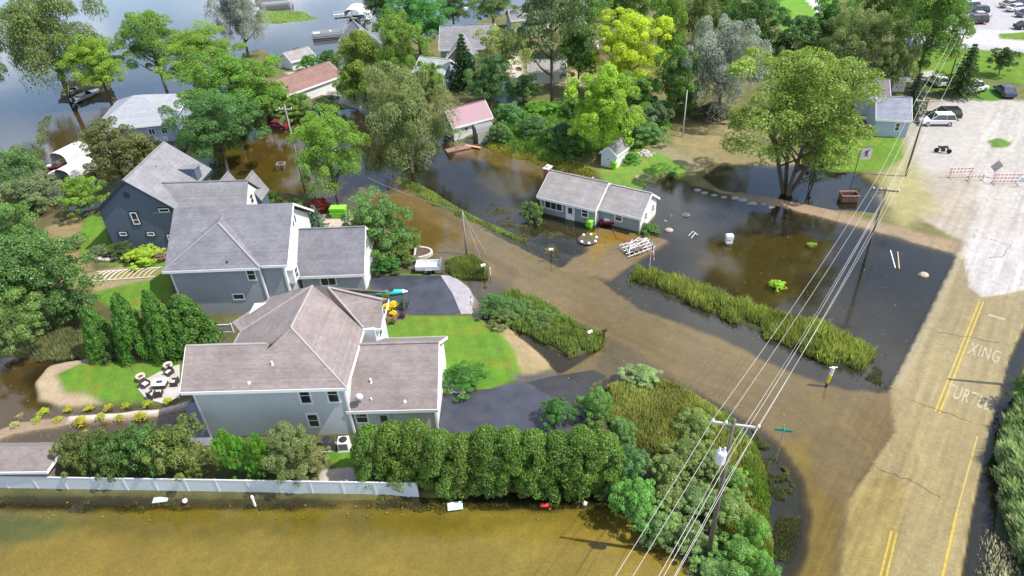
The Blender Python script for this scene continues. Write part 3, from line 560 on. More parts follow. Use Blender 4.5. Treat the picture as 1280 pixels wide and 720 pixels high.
T=[
('willow',0,4,124,122,(.12,.155,.06),'huge spreading olive green willow leaning over the lake shore','willow',.8),
('round',88,50,156,118,YG,'lighter green tree at the right flank of the huge lake shore willow','tree',1.5),
('tall',152,12,226,98,(.13,.21,.05),'slim light green tree on the lake shore behind the pale hip roof','tree',2),
('round',206,34,292,112,(.15,.22,.04),'yellow green locust tree right of the slim lake shore tree','tree',2),
('round',232,70,346,158,(.10,.19,.03),'broad feathery green locust tree above the brown roofed house','tree',2),
('round',221,113,316,210,(.065,.14,.05),'dense dark green round tree beside the blue gabled house','tree',1),
('willow',266,-14,332,64,SIL,'silvery grey tree at the canal mouth near the lily pads','tree',1.5),
('round',104,150,178,228,(.11,.115,.055),'bronze green tree between the white boat canopy and the blue gabled house','tree',1),
('round',160,166,200,215,(.13,.14,.05),'small olive tree tucked below the pale hip roof','tree',1),
('shrub',78,215,128,268,(.15,.24,.04),'small bright green tree by the white boat canopies','tree',.3),
('willow',-6,186,48,240,(.10,.17,.07),'bushy green willow at the left frame edge above the brown inlet','shrub',0),
('shrub',0,215,72,264,(.12,.15,.09),'grey green willow bush at the water edge of the brown inlet','shrub',0),
('round',-40,255,42,350,(.08,.15,.045),'tall leafy tree cut by the left frame edge, topmost of the clump','tree',.5),
('round',8,292,104,402,(.085,.155,.055),'biggest leafy tree in the left clump beside the sandy lawn rim','tree',.5),
('round',-30,330,50,420,(.08,.15,.05),'mid green tree in the middle of the clump at the left frame edge','tree',.5),
('round',-26,368,42,446,(.12,.18,.06),'pale green tree lowest in the clump at the left frame edge','tree',.5),
('shrub',60,352,110,412,(.07,.125,.045),'dark leafy bush between the left clump and the arborvitae row','shrub',0),
('tall',366,142,456,252,(.13,.22,.035),'tall light green tree standing in water left of the flooded road','tree',1.5),
('willow',452,90,562,214,(.15,.175,.085),'big grey green willow standing in dark water at the road bend','willow',.6),
('round',425,44,478,122,(.16,.20,.04),'yellow green tree left of the big grey green willow','tree',1),
('round',466,26,530,118,(.13,.20,.04),'tall yellow green tree just behind the big grey green willow','tree',1.5),
('round',484,-6,558,66,(.06,.19,.05),'bright round green tree by the canal houses','tree',1.5),
('tall',452,-22,500,36,(.05,.11,.04),'dark tree behind the covered boat lift','tree',1.5),
('shrub',328,92,362,140,(.16,.23,.05),'yellow green bushy tree before the brown roofed house gable','tree',0),
('shrub',355,108,388,146,(.12,.20,.05),'bushy green tree right of the brown roofed house gable','tree',0),
('shrub',392,115,424,140,(.05,.08,.04),'dark rounded shrub beside the canal lane','shrub',0),
('shrub',373,68,398,92,(.07,.18,.03),'bright green ball shrub on the canal bank','shrub',0),
('shrub',396,60,424,94,(.06,.12,.045),'dark green shrub tree on the canal bank lawn','shrub',.3),
('shrub',360,54,382,78,(.14,.14,.09),'pinkish flowering shrub at the canal edge','shrub',0),
('spruce',556,44,602,112,(.035,.085,.04),'dark conifer in front of the grey gabled canal house','tree',0),
('round',588,72,636,138,(.09,.16,.07),'grey green tree above the pink roofed shed','tree',1),
('sparse',598,36,662,96,(.20,.22,.07),'thin yellowish tree before the pale gravel yard','tree',1.5),
('sparse',640,-30,738,86,(.085,.115,.07),'tall open crowned tree with a bare straight trunk','tree',6),
('tall',696,-10,760,66,(.09,.17,.04),'dark green tree beyond the brick shed','tree',1),
('round',742,24,832,116,LIME,'glowing lime yellow tree behind the lime green one','tree',.8),
('round',716,90,792,192,(.20,.29,.035),'lime green tree at the edge of the marsh beside the small white shed','tree',.8),
('round',748,-26,826,50,(.10,.18,.04),'green tree above the glowing lime yellow tree','tree',1),
('tall',812,-10,856,98,(.13,.21,.045),'tall narrow green tree right of the lime yellow tree','tree',.8),
('willow',846,-12,912,68,(.15,.18,.08),'olive willow at the top behind the silvery willow','willow',1),
('willow',858,38,952,142,(.205,.21,.27),'big silvery grey willow beside the dark flooded yard','willow',.8),
('round',908,-10,982,78,(.06,.13,.035),'dark green maple between the silvery willow and the far lawn','tree',1),
('round',972,26,1030,92,(.05,.10,.035),'low dark tree in front of the far lawn','tree',.5),
('round',1014,4,1062,72,(.06,.14,.03),'deep green tree right of the far lawn path','tree',1),
('willow',1032,22,1112,96,(.14,.17,.08),'grey olive willow behind the grey blue house','willow',1),
('round',1066,-26,1148,58,(.12,.18,.05),'broad green tree above the grey blue house','tree',1),
('tall',1118,-20,1208,100,(.10,.17,.04),'tall green tree beside the car park','tree',1.5),
('round',922,66,1084,226,(.16,.21,.05),'large multi stemmed tree with dense yellow green crown by the flooded lawn','tree',2.6),
('sparse',1000,182,1036,234,(.07,.10,.05),'spindly little tree standing in the puddle by the large multi stemmed tree','tree',1),
('spruce',1122,92,1164,150,(.045,.07,.06),'dark blue spruce at the corner of the grey blue house','spruce',0),
('spruce',1184,56,1234,120,(.05,.085,.035),'wide dark pine on the lawn beside the car park','pine',.3),
('round',1240,62,1268,92,(.05,.09,.04),'small dark round tree alone on the far right lawn','tree',.6),
('round',438,246,508,326,(.095,.175,.06),'leafy round tree beside the grey roofed garage','tree',.3),
('shrub',468,286,526,326,(.09,.13,.035),'olive rounded shrub beside the stone planter ring','shrub',0),
('shrub',464,318,500,344,(.04,.13,.03),'low dark green clipped shrub at the grey roofed garage corner','shrub',0),
('shrub',320,238,352,268,(.13,.20,.05),'light green shrub behind the grey roofed house','shrub',0),
('shrub',346,246,380,280,(.11,.17,.07),'soft green shrub right behind the grey roofed house','shrub',0),
('spruce',376,256,412,294,(.12,.18,.19),'blue spruce on the bed behind the grey roofed garage','spruce',0),
('shrub',384,248,414,270,(.20,.03,.03),'red leaved japanese maple above the blue spruce','maple',0),
('shrub',677,498,712,536,(.06,.16,.04),'deep green round sapling at the end of the clipped hedge','tree',0),
('shrub',722,483,764,530,(.10,.19,.05),'lighter green round sapling beside the flooded meadow grass','tree',0),
('shrub',782,456,824,484,(.20,.27,.14),'pale mint green bush at the flooded driveway mouth','shrub',0),
('shrub',555,456,604,492,(.05,.15,.025),'clipped low green hedge mound on the front lawn edge','hedge',0),
('round',334,536,392,604,(.13,.155,.07),'greyish green ornamental tree against the white fence','tree',.3),
('shrub',366,556,412,600,(.16,.16,.08),'tan green bushy shrub right of the ornamental tree by the fence','shrub',0),
('shrub',652,242,678,276,(.10,.16,.05),'leafy bush at the ranch house chimney end','shrub',0),
('shrub',800,276,822,292,(.07,.15,.04),'small bush at the ranch house garage corner','shrub',0),
('shrub',778,192,800,206,(.07,.18,.03),'small round bush beside the white garden shed','shrub',0),
('shrub',836,212,846,222,(.04,.10,.03),'tiny dark bush at the end of the mown lawn','shrub',0),
('shrub',128,438,146,456,(.05,.09,.03),'dark low bush at the foot of the arborvitae row','shrub',0),
('shrub',112,308,134,322,(.14,.17,.13),'grey green mounded shrub at the blue house bed','shrub',0),
('shrub',138,302,164,324,(.06,.10,.035),'dark rounded shrub against the blue house wall','shrub',0),
('shrub',160,312,198,330,(.28,.36,.05),'bright chartreuse hosta clump at the blue house bed','hosta',0),
('shrub',194,316,210,328,(.25,.18,.14),'pink flowering clump beside the chartreuse hosta','flowering shrub',0),
('shrub',270,528,300,600,(.11,.25,.035),'bright green tall shrub against the white fence, leftmost of the bright ones','shrub',0),
('shrub',294,540,318,602,(.10,.24,.035),'bright green tall shrub in the middle of the bright ones by the fence','shrub',0),
('shrub',310,534,342,602,(.10,.22,.03),'bright green tall shrub, rightmost of the bright ones by the fence','shrub',0),
('shrub',68,296,100,312,(.24,.20,.15),'dry pinkish bush on the rocky point of the inlet','shrub',0),
('shrub',964,344,982,360,(.30,.42,.05),'floating bright green tuft in the dark pond, nearest the reeds','water plant',0),
('shrub',1010,298,1020,307,(.32,.38,.08),'floating yellow green tuft in the middle of the dark pond','water plant',0),
('shrub',1030,274,1040,283,(.32,.36,.10),'floating pale tuft near the sandy strip of the dark pond','water plant',0),
('shrub',940,388,960,398,(.22,.26,.06),'pale green weed tuft at the front of the reed band','water plant',0),
('sparse',1268,470,1296,512,(.05,.12,.03),'dark green roadside bush at the right frame edge','shrub',0),
]
for r_ in T:
    k,x0,y0,x1,y1,c_,lab,cat,cl=r_
    plant(k,x0,y0,x1,y1,c_,lab,cat,cl,multi=('multi stemmed' in lab),wide=1.09 if y0<130 and k!='spruce' and x1-x0>30 else 1.07)
for r_ in [('round',700,34,746,108,(.07,.14,.04),'dark green tree between the tall open tree and the lime yellow tree','tree',1),
('round',822,62,868,146,(.10,.18,.05),'green tree left of the big silvery willow','tree',.8),('round',768,96,826,148,(.11,.20,.05),'fresh green tree between the lime trees and the marsh','tree',.5),
('willow',1098,60,1142,118,(.13,.16,.07),'olive tree just behind the dark blue spruce','tree',.5),('round',880,-8,928,52,(.09,.16,.04),'green tree behind the olive willow at the top','tree',1),
('round',590,-12,640,34,(.10,.16,.05),'green tree above the grey canal houses','tree',1),('round',540,-16,590,28,(.09,.15,.05),'dark green tree by the moored speedboat','tree',1),
('round',296,96,342,160,(.11,.19,.04),'green tree between the feathery locust and the brown roofed house','tree',.6),('round',636,96,672,132,(.10,.17,.06),'small green tree right of the pale blue shed roof','tree',.4),
('round',522,84,556,124,(.13,.19,.05),'yellow green tree at the small pale green roofed house','tree',.4),('round',420,84,462,130,(.15,.22,.05),'yellow green bushy tree at the canal lane corner','tree',.2),('shrub',342,120,380,150,(.14,.22,.05),'sunlit shrub below the white gable','shrub',0),
('tall',656,0,690,52,(.10,.15,.06),'dark slender tree left of the tall open tree','tree',1),('round',1150,0,1196,52,(.09,.16,.04),'green tree at the corner of the car park','tree',1)]:
    k,x0,y0,x1,y1,c_,lab,cat,cl=r_;plant(k,x0,y0,x1,y1,c_,lab,cat,cl)
# arborvitae row
for i,(x0,y0,x1,y1) in enumerate([(104,382,140,450),(142,368,182,452),(180,364,220,450),(208,368,262,442)]):
    plant('cone',x0,y0,x1,y1,vary((.075,.17,.03)),['leftmost and shortest conical arborvitae of the row on the back lawn','second conical arborvitae from the left on the back lawn','third conical arborvitae from the left on the back lawn','widest conical arborvitae, nearest the grey roofed house wall'][i],'arborvitae',0,'arborvitae row on the back lawn',name='arborvitae',wide=1.35)
# clipped hedge row
hx=[446,474,502,531,560,589,618,647,676,706,734]
for i,x in enumerate(hx):
    t0=[534,530,528,532,536,534,536,536,536,535,541][i]+random.uniform(3,13);plant('column',x,t0,x+42,(603 if x<520 else 614)+2*math.sin(i),vary((.10,.165,.035),.1),'clipped arborvitae bush in the hedge row at the end of the white fence','hedge bush',0,'hedge row in front of the dark driveway',name='hedge_shrub',wide=1.5)
for i,(x0,y0,x1,y1,c_) in enumerate([(72,530,122,600,(.10,.125,.04)),(112,528,160,602,(.07,.12,.035)),(146,522,204,602,(.065,.13,.035)),(180,520,250,604,(.12,.15,.045))]):
    plant('shrub',x0,y0,x1,y1,c_,['leftmost tall bush behind the white fence beside the small hip roofed shed','dark tall bush second from the shed behind the white fence','dark tall bush third from the shed behind the white fence','widest olive bush behind the white fence beside the tan roofed house'][i],'bush',0,'tall bushes behind the white fence')
# yellow mounds along the path
ym=[(22,517),(52,512),(84,511),(110,509),(135,509),(158,508),(184,506),(45,525),(73,524),(100,526),(127,523),(150,522),(175,520),(210,503),(105,537),(18,531)]
for i,(x,y) in enumerate(ym):
    s=5 if i not in(1,9,12) else 7
    plant('shrub',x-s,y-s*.8,x+s,y+s*.7,vary((.34,.33,.05) if i not in(0,15) else (.36,.33,.2)),'small round golden mound shrub lining the garden path','mound shrub',0,'golden mound shrubs along the garden path',name='mound_shrub')
# garden flowers by house A front
for i,(x,y,s,c_,l) in enumerate([(484,386,5,(.7,.5,.01),'yellow flower clump, left of the pair in the mulch bed'),(492,383,5,(.7,.52,.01),'yellow flower clump, right and behind in the mulch bed'),(492,394,4,(.7,.48,.01),'yellow flower clump nearest the lawn in the mulch bed'),(503,397,4,(.06,.03,.08),'dark purple flower clump in the mulch bed corner'),(481,403,4,(.08,.12,.03),'small green plant at the wall end of the mulch bed'),(491,404,4,(.10,.15,.03),'small green plant in the middle of the mulch bed'),(481,372,5,(.12,.16,.04),'wispy green plant behind the teal kayak'),(504,383,6,(.05,.08,.04),'dark evergreen plant at the driveway end of the mulch bed')]):
    plant('shrub',x-s,y-s,x+s,y+s,c_,l,'flowers' if 'flower' in l else 'plant',0)
# shrub mass by the near utility pole
bm_=[(766,548,806,610,BLG),(768,590,822,656,(.10,.21,.06)),(812,560,858,612,OLV),(836,540,880,590,OLV),(870,560,910,604,(.15,.18,.09)),(812,600,856,644,OLV),(846,600,894,648,(.13,.18,.09)),(806,634,850,680,(.13,.18,.085)),(838,648,886,696,(.12,.165,.08)),(886,610,930,660,(.14,.19,.085)),(868,690,914,730,(.11,.18,.07)),(898,668,946,716,(.11,.20,.06)),(926,640,960,690,(.12,.21,.06)),(934,690,972,740,(.11,.2,.06)),(888,700,940,760,(.11,.18,.07)),(848,510,892,552,(.13,.17,.06)),(760,520,792,560,(.10,.17,.07)),(900,580,936,620,(.13,.2,.06))]
pos=['leftmost at the hedge end','bright green and lowest at the left','upper left','behind the crossarm wires','touching the pole top side','left of centre','in the centre','at the lower left water edge','below the centre','right beside the pole foot','at the bottom near the frame','bright at the bottom right','bright at the right edge','lowest right corner','cut by the bottom frame edge','topmost by the meadow','beside the hedge end top','between pole and dark shallows']
for i,(x0,y0,x1,y1,c_) in enumerate(bm_):
    plant('shrub',x0,y0,x1,y1,vary([q*1.3 for q in c_],.05),'dogwood bush of the thicket round the near pole, '+pos[i],'bush',0,'dogwood thicket round the near utility pole',name='dogwood_bush')
for i,(x0,y0,x1,y1,c_) in enumerate([(600,366,640,398,(.07,.14,.05)),(628,372,664,400,(.08,.15,.05)),(612,380,650,408,(.11,.15,.05)),(660,385,694,412,(.10,.16,.05))]):
    plant('shrub',x0,y0,x1,y1,c_,['dark bush at the upper left end of the roadside island','rounded bush near the top of the roadside island','olive bush on the lawn side of the roadside island','small bush in the middle of the roadside island'][i],'bush',0,'bushes on the roadside island')
# blades
def blades(name,pxpoly,n,h,col,label,cat=None,wd=.05,lean=.25,seed=1,dx=0,hvar=.35,zpx=None,clump=0,rag=1.2):
    r=np.random.RandomState(seed);P=poly_w(pxpoly);xs=[a[0] for a in P];ys=[a[1] for a in P]
    X=r.uniform(min(xs),max(xs),n*6);Y=r.uniform(min(ys),max(ys),n*6)
    d=sdist(X,Y,P)+rag*(fbm(X,Y,1.5,seed)-.5);k=d>0
    if clump: k&=(fbm(X,Y,clump,seed+3,3)>.47)
    X,Y,d=X[k][:n],Y[k][:n],d[k][:n]
    zz=np.array([max(hz(x,y),-.15)-.02 for x,y in zip(X,Y)]);n=len(X)
    big=fbm(X,Y,2.,seed+5);sm=fbm(X,Y,.6,seed+9,2)
    hh=h*(1-hvar+2*hvar*r.rand(n)*.6)*(.55+.6*big+.5*(sm-.3))*np.clip(.45+d,.45,1)
    th=r.rand(n)*6.28;ln=lean*hh*r.rand(n);wv=np.stack([np.cos(th),np.sin(th),0*th],1)*(wd*(.7+.6*r.rand(n)))[:,None]
    th2=r.rand(n)*6.28;dv_=np.stack([np.cos(th2)*ln+dx*hh,np.sin(th2)*ln,hh],1)
    B=np.stack([X,Y,zz],1);mid=B+dv_*np.array([.4,.4,.62]);tip=B+dv_
    V=np.stack([B-wv,B+wv,mid+wv*.8,tip,mid-wv*.8],1)
    val=(.5+.9*big)*(.7+.6*r.rand(n));q=r.rand(n)**3;v3=np.stack([val*(1+.9*q),val*(1+.25*q),val*(1+.6*q)],1)
    o=link(name,bulk(name,V,v3,LEAF),None);o.color=(*[q*1.35 for q in col],1);return tag(o,label,cat,kind='stuff')
blades('reeds',[(782,342),(830,342),(940,384),(1050,412),(1086,434),(1080,462),(1040,456),(940,410),(830,366),(792,354)],13000,1.3,(.23,.29,.075),'long band of tall green reeds between the flooded road and the dark pond','reeds',seed=3,hvar=.65,lean=.45,rag=2.6,wd=.045)
blades('reeds',[(606,378),(640,366),(684,380),(715,402),(762,424),(745,436),(712,446),(655,418),(612,394)],10000,1.1,(.20,.28,.08),'weedy tall grass covering the roadside island before the front lawn','tall grass',seed=4)
blades('reeds',[(556,328),(590,322),(610,332),(608,346),(570,350),(554,342)],4500,1.1,(.17,.23,.06),'round clump of tall grass at the foot of the guyed utility pole','tall grass',seed=5)
blades('grass_strip',[(494,220),(530,234),(580,264),(655,298),(648,303),(580,274),(512,240)],7000,.45,(.20,.28,.07),'narrow grassy ditch strip along the far side of the flooded road','grass strip',seed=6)
blades('emergent_weeds',[(640,262),(700,285),(735,312),(704,328),(640,300),(600,262),(610,250)],5000,.3,(.15,.17,.09),'sparse pale weeds poking from dark water before the ranch house','weeds',wd=.09,seed=7,clump=1.6)
blades('meadow_grass',[(755,486),(800,468),(850,482),(905,520),(945,560),(960,620),(965,700),(930,720),(880,650),(850,600),(800,560),(765,540)],22000,.85,(.26,.30,.10),'tall tan and green meadow grass inside the road junction','meadow grass',seed=8)
blades('marsh_grass',[(905,515),(945,555),(962,620),(968,700),(940,690),(930,600),(900,545)],7000,.9,(.16,.27,.05),'fresh green marsh grass on the right side of the junction thicket','marsh grass',seed=9)
blades('sedge_weeds',[(935,530),(975,566),(1000,610),(1006,650),(985,700),(968,720),(965,620),(945,560)],6500,.4,(.13,.15,.07),'scattered dark sedges in the shallows along the curved flooded road','weeds',wd=.05,seed=10,clump=1.2)
blades('willow_reeds',[(1248,545),(1285,480),(1345,450),(1420,760),(1292,740),(1262,690),(1247,640)],20000,1.9,(.22,.32,.17),'swept grey green reeds filling the right frame edge beside the road','reeds',wd=.05,lean=.25,seed=11,dx=-.45)
blades('dead_reeds',[(1232,655),(1262,690),(1292,745),(1225,745),(1222,700)],420,.6,(.42,.42,.34),'bleached dead reed stalks in dark water at the bottom right','dead reeds',wd=.03,seed=12,dx=-.25)
blades('marsh_plants',[(622,140),(700,135),(770,140),(835,135),(835,160),(808,186),(745,192),(700,205),(640,190),(615,170)],20000,1.0,(.16,.30,.06),'lush green marsh undergrowth between the pink roofed shed and the lime green tree','marsh plants',wd=.12,seed=13)
blades('reed_edge',[(610,176),(640,186),(700,200),(745,214),(740,220),(690,210),(640,196),(606,184)],4200,.55,(.26,.29,.06),'yellow green weeds along the marsh water edge','weeds',wd=.08,seed=14)
blades('sedge_weeds',[(1060,470),(1110,486),(1110,440),(1092,436),(1088,466)],1500,.3,(.10,.11,.06),'short dark sedges at the tip of the reed band','weeds',wd=.04,seed=15,clump=.9)
blades('fence_weeds',[(470,622),(600,624),(760,628),(762,634),(560,637),(470,634)],2600,.35,(.22,.26,.08),'pale weeds on the bank below the clipped hedge row','weeds',wd=.04,seed=16)
blades('fence_weeds',[(-10,622),(250,626),(470,628),(470,635),(250,636),(-10,636)],2200,.3,(.15,.2,.06),'thin weeds on the bank below the long white fence','weeds',wd=.04,seed=17,clump=1.5)
blades('tall_grass',[(30,430),(70,412),(110,418),(112,446),(50,452),(20,448)],6000,1.0,(.17,.21,.09),'tall grey green grass between the left clump and the inlet','tall grass',seed=18)
blades('lily_pads',[(318,10),(385,12),(402,24),(350,32),(318,32)],3000,.12,(.22,.32,.09),'floating light green lily pads at the canal mouth','lily pads',wd=.25,seed=19)
blades('weeds',[(48,150),(66,140),(62,175),(46,205),(36,200)],1500,.4,(.14,.19,.06),'weedy line of green stems rising from the lake shallows','weeds',wd=.08,seed=20)
# marsh bushes
mb=[(620,126,654,160,(.09,.19,.08)),(648,142,688,176,(.08,.16,.07)),(684,150,722,188,(.07,.13,.07)),(610,150,640,180,(.09,.16,.06)),(772,128,812,170,(.15,.20,.15)),(806,124,838,162,(.10,.15,.10)),(786,150,832,182,(.10,.19,.07)),(700,120,730,150,(.06,.13,.04)),(660,124,700,146,(.13,.26,.04)),(690,168,730,200,(.06,.12,.04)),(746,178,780,200,(.10,.18,.04)),(840,100,874,140,(.10,.17,.06)),(870,128,912,150,(.09,.1,.08)),(560,84,580,104,(.05,.09,.04)),(590,120,616,150,(.06,.12,.05)),(1016,52,1046,90,(.05,.09,.04)),(930,68,966,100,(.07,.15,.04)),(1032,186,1060,206,(.05,.08,.03))]
mp=['at its left end near the shed roof','left of centre','dark, in the centre','lowest at the left','silvery, at its right end','grey green, rightmost','at its lower right corner','under the lime green tree left side','bright lime coloured','dark, at the water edge','beside the white garden shed','behind the pole in the dark yard','below the silvery willow','','','','','']
alt={13:'dark little bush by the canal house porch',14:'dark bush left of the pale blue roof',15:'dark bush in front of the far lawn right side',16:'green bush left of the far lawn tree',17:'dark twiggy bush at the puddle edge'}
for i,(x0,y0,x1,y1,c_) in enumerate(mb):
    plant('shrub',x0,y0,x1,y1,c_,alt.get(i,'rounded bush of the marsh thicket, '+mp[i]),'bush',0,None if i in alt else 'bushes of the marsh thicket')
# far wood at the back edge, out of the picture top
for i in range(26):
    x=250+i*36+random.uniform(-8,8);y=-48-random.uniform(0,34);g=W(x,y)
    root=empty('tree',(g.x,g.y,.2),'distant broadleaf tree beyond the top edge of the view','tree','distant trees beyond the top edge',rz=i)
    c=link('crown',CR['round'][i%3],None,root);c.scale=(10,10,9);c.location=(0,0,1);c.color=(*vary((.09,.15,.05)),1)
    t_=link('trunk',TR[i%2],None,root);t_.scale=(9,9,9)
# ---------------- buildings ----------------
def sh(name,rgb): return mat(name,rgb,.9,.17,.6,kind='shingle',bump=.15)
R_TAN=sh('tan_shingles',(.215,.18,.17));R_GREY=sh('grey_shingles',(.165,.16,.18));R_BLUEG=sh('weathered_grey_shingles',(.205,.20,.21));R_RANCH=sh('ranch_shingles',(.27,.25,.24))
R_PALE=mat('pale_metal_roof',(.50,.52,.58),.5,.05,.5,kind=None);R_PINK=mat('pink_metal_roof',(.24,.12,.155),.55,.06,1,kind='boards');R_BROWN=sh('brown_shingles',(.22,.13,.11))
W_SAGE=mat('sage_siding',(.54,.58,.58),.7,.04,1,kind='siding');W_GREY=mat('slate_siding',(.33,.35,.38),.7,.04,1,kind='siding');W_BLUE=mat('blue_siding',(.10,.135,.185),.7,.04,1,kind='siding')
W_RANCH=mat('grey_green_siding',(.25,.28,.26),.7,.05,1,kind='boards');W_WHITE=mat('white_siding',(.66,.67,.66),.7,.04,1,kind='siding');W_PALEB=mat('pale_blue_siding',(.36,.43,.52),.7,.04,1,kind='siding')
BRICK=mat('red_brick',(.32,.09,.06),.9,.2,4,kind='brick');FND=mat('foundation',(.3,.29,.28),.9,.1)
def window(par,p,w,h,face,cols=1,rows=2,fm=WHITE,fw=.11,name='window'):
    """p = centre on the wall plane (local), face = outward angle about z in degrees (0=+x, -90=-y)"""
    a=rad(face);M=Matrix.Translation(p)@Matrix.Rotation(a,4,'Z')
    def B(mb,x0,x1,y0,y1,z0,z1):
        c=M@Vector(((x0+x1)/2,(y0+y1)/2,(z0+z1)/2));mb.box(c.x,c.y,c.z,x1-x0,y1-y0,z1-z0,a)
    f=MB();t=.06
    B(f,-.01,t,-w/2-fw,-w/2,-h/2-fw,h/2+fw);B(f,-.01,t,w/2,w/2+fw,-h/2-fw,h/2+fw);B(f,-.01,t,-w/2,w/2,h/2,h/2+fw);B(f,-.01,t,-w/2,w/2,-h/2-fw,-h/2)
    for i in range(1,cols): x=-w/2+w*i/cols;B(f,-.008,.04,x-.03,x+.03,-h/2,h/2)
    for i in range(1,rows): z=-h/2+h*i/rows;B(f,-.006,.035,-w/2,w/2,z-.025,z+.025)
    fo=f.build(name,fm,par);g=MB();B(g,-.02,.018,-w/2,w/2,-h/2,h/2);g.build('pane',GLASS,fo);return fo
def door(par,p,w,h,face,m=WHITE,glass=False):
    a=rad(face);M=Matrix.Translation(p)@Matrix.Rotation(a,4,'Z');b=MB()
    def B(mb,x0,x1,y0,y1,z0,z1):
        c=M@Vector(((x0+x1)/2,(y0+y1)/2,(z0+z1)/2));mb.box(c.x,c.y,c.z,x1-x0,y1-y0,z1-z0,a)
    B(b,-.01,.07,-w/2,w/2,0,h);B(b,-.01,.1,-w/2-.09,-w/2,0,h+.09);B(b,-.01,.1,w/2,w/2+.09,0,h+.09);B(b,-.01,.1,-w/2,w/2,h,h+.09)
    d=b.build('door',m,par);q=MB();B(q,.07,.12,w/2-.14,w/2-.08,h*.45,h*.5);q.build('handle',DARK,d)
    if glass: q=MB();B(q,.06,.078,-w*.28,w*.28,h*.5,h*.88);q.build('pane',GLASS,d)
    return d
def slab(mb,pts,t=.16): mb.prism(pts,(0,0,-t))
def gable(par,x0,x1,y0,y1,ze,zr,axis,wm,rm,oh=.4,z0=-.3,tm=WHITE,walls=None,roof=None,trims=None,fascia=True):
    """gabled block; x0..y1 are wall lines, ze wall height at eave, zr ridge height"""
    wb=walls or MB();rb=roof or MB();tb=trims or MB()
    T=(lambda u,v,z:(u,v,z)) if axis=='x' else (lambda u,v,z:(v,u,z))
    if axis=='x': a0,a1,b0,b1=x0,x1,y0,y1
    else: a0,a1,b0,b1=y0,y1,x0,x1
    bm_=(b0+b1)/2;pen=[T(a0,b0,z0),T(a0,b1,z0),T(a0,b1,ze),T(a0,bm_,zr),T(a0,b0,ze)]
    d=Vector(T(a1,0,0))-Vector(T(a0,0,0));wb.prism(pen,d)
    sl_=(zr-ze)/(bm_-b0);t=.14;r0,r1=a0-oh*.7,a1+oh*.7;lift=.05+t
    for s,bb in((-1,b0),(1,b1)):
        be=bb+s*oh;zz=ze-sl_*oh
        rb.prism([T(r0,be,zz+lift),T(r1,be,zz+lift),T(r1,bm_,zr+lift),T(r0,bm_,zr+lift)],(0,0,-t))
        if fascia:
            f0,f1=(be,be+s*.03);tb.prism([T(r0-.02,f0,zz+lift-.02),T(r1+.02,f0,zz+lift-.02),T(r1+.02,f0,zz-.14),T(r0-.02,f0,zz-.14)],Vector(T(0,s*.05,0)))
            for rr,q in((r0,-1),(r1,1)):
                tb.prism([T(rr,be,zz+lift-.01),T(rr,bm_,zr+lift-.01),T(rr,bm_,zr-.12),T(rr,be,zz-.12)],Vector(T(q*.05,0,0)))
    # ridge cap
    rb.box(*( ((r0+r1)/2,bm_,zr+lift) if axis=='x' else (bm_,(r0+r1)/2,zr+lift) ),*((r1-r0,.24,.05) if axis=='x' else (.24,r1-r0,.05)))
    return wb,rb,tb
def vents(par,L,m=WHITE):
    for (x,y,z,r,h) in L: MB().lathe([(r*1.8,-.15),(r*1.5,.06),(r,.08),(r,h),(r*.6,h+.02)],10,(x,y,z)).build('roof_vent',m,par)
# --- tan roofed house (local frame: origin at front-left eave, x right, y back) ---
oA=W(225,490,6);A=empty('house',(oA.x,oA.y,.2),'two storey house with tan brown shingle roof and pale sage siding, nearest to the camera','house',rz=rad(-2.2))
z_=-.2
wa=MB();wa.b2(.5,12.4,.7,5.2,-.4,6.0+z_)                        # front block
wa.b2(2.2,12.3,5.2,11.4,-.4,6.0+z_)
wa.prism([(.5,.7,5.8),(.5,5.2,5.8),(.5,2.95,7.75)],(2.,0,0))
wa.b2(12.3,13.8,7.0,11.0,-.4,5.85);wa.build('wall',W_SAGE,A)
ra=MB();e=6.0+z_;rz_=8.0
L0,R0=0.,12.85
slab(ra,[(L0,0,e),(5.2,0,e),(6.6,2.9,rz_),(L0,2.9,rz_)]);slab(ra,[(L0,5.8,e),(L0,2.9,rz_),(6.6,2.9,rz_),(6.6,5.8,e)][::-1])
ap=(8.2,3.9,8.75)
slab(ra,[(4.6,0,e+.02),(R0,0,e+.02),ap,(6.2,2.2,7.55)]);slab(ra,[(R0,0,e),(R0,7.6,e),(9.9,9.3,8.75),(8.5,9.6,8.75),ap])
lp=lambda x,y:(x,y,8.75-.475*(8.35-x))
slab(ra,[(8.2,3.9,8.75),(8.5,9.6,8.75),lp(2.3,7.2),lp(2.3,3.4),lp(6.7,2.95)])
slab(ra,[(8.5,9.6,8.75),(9.9,9.3,8.75),(14.4,12.6,5.8),(3.5,12.6,5.75)])
slab(ra,[(9.9,9.3,8.75),(12.85,7.2,5.85),(14.3,7.3,5.8),(14.3,9.3,7.3),(14.2,11.4,5.85)])
slab(ra,[(2.3,7.2,5.87),(8.5,9.6,8.73),(3.5,12.5,5.75),(1.0,8.75,5.72)])
ra.build('roof',R_TAN,A)
ta=MB()
ta.b2(L0,R0,-.05,0,e-.3,e-.02);ta.b2(R0,R0+.05,-.05,7.2,e-.32,e-.03);ta.prism([(L0,0,e-.02),(L0,2.9,rz_-.02),(L0,5.8,e-.02),(L0,5.8,e-.25),(L0,2.9,rz_-.25),(L0,0,e-.25)],(-.06,0,0))
ta.b2(12.3,12.46,.62,.78,-.3,5.6);ta.b2(.44,.6,.62,.78,-.3,5.6);ta.prism([(12.85,7.2,5.8),(14.3,7.3,5.75),(14.3,7.3,5.5),(12.85,7.2,5.55)],(0,-.05,0));ta.prism([(14.32,7.3,5.75),(14.32,11.4,5.8),(14.32,11.4,5.55),(14.32,7.3,5.5)],(.05,0,0))
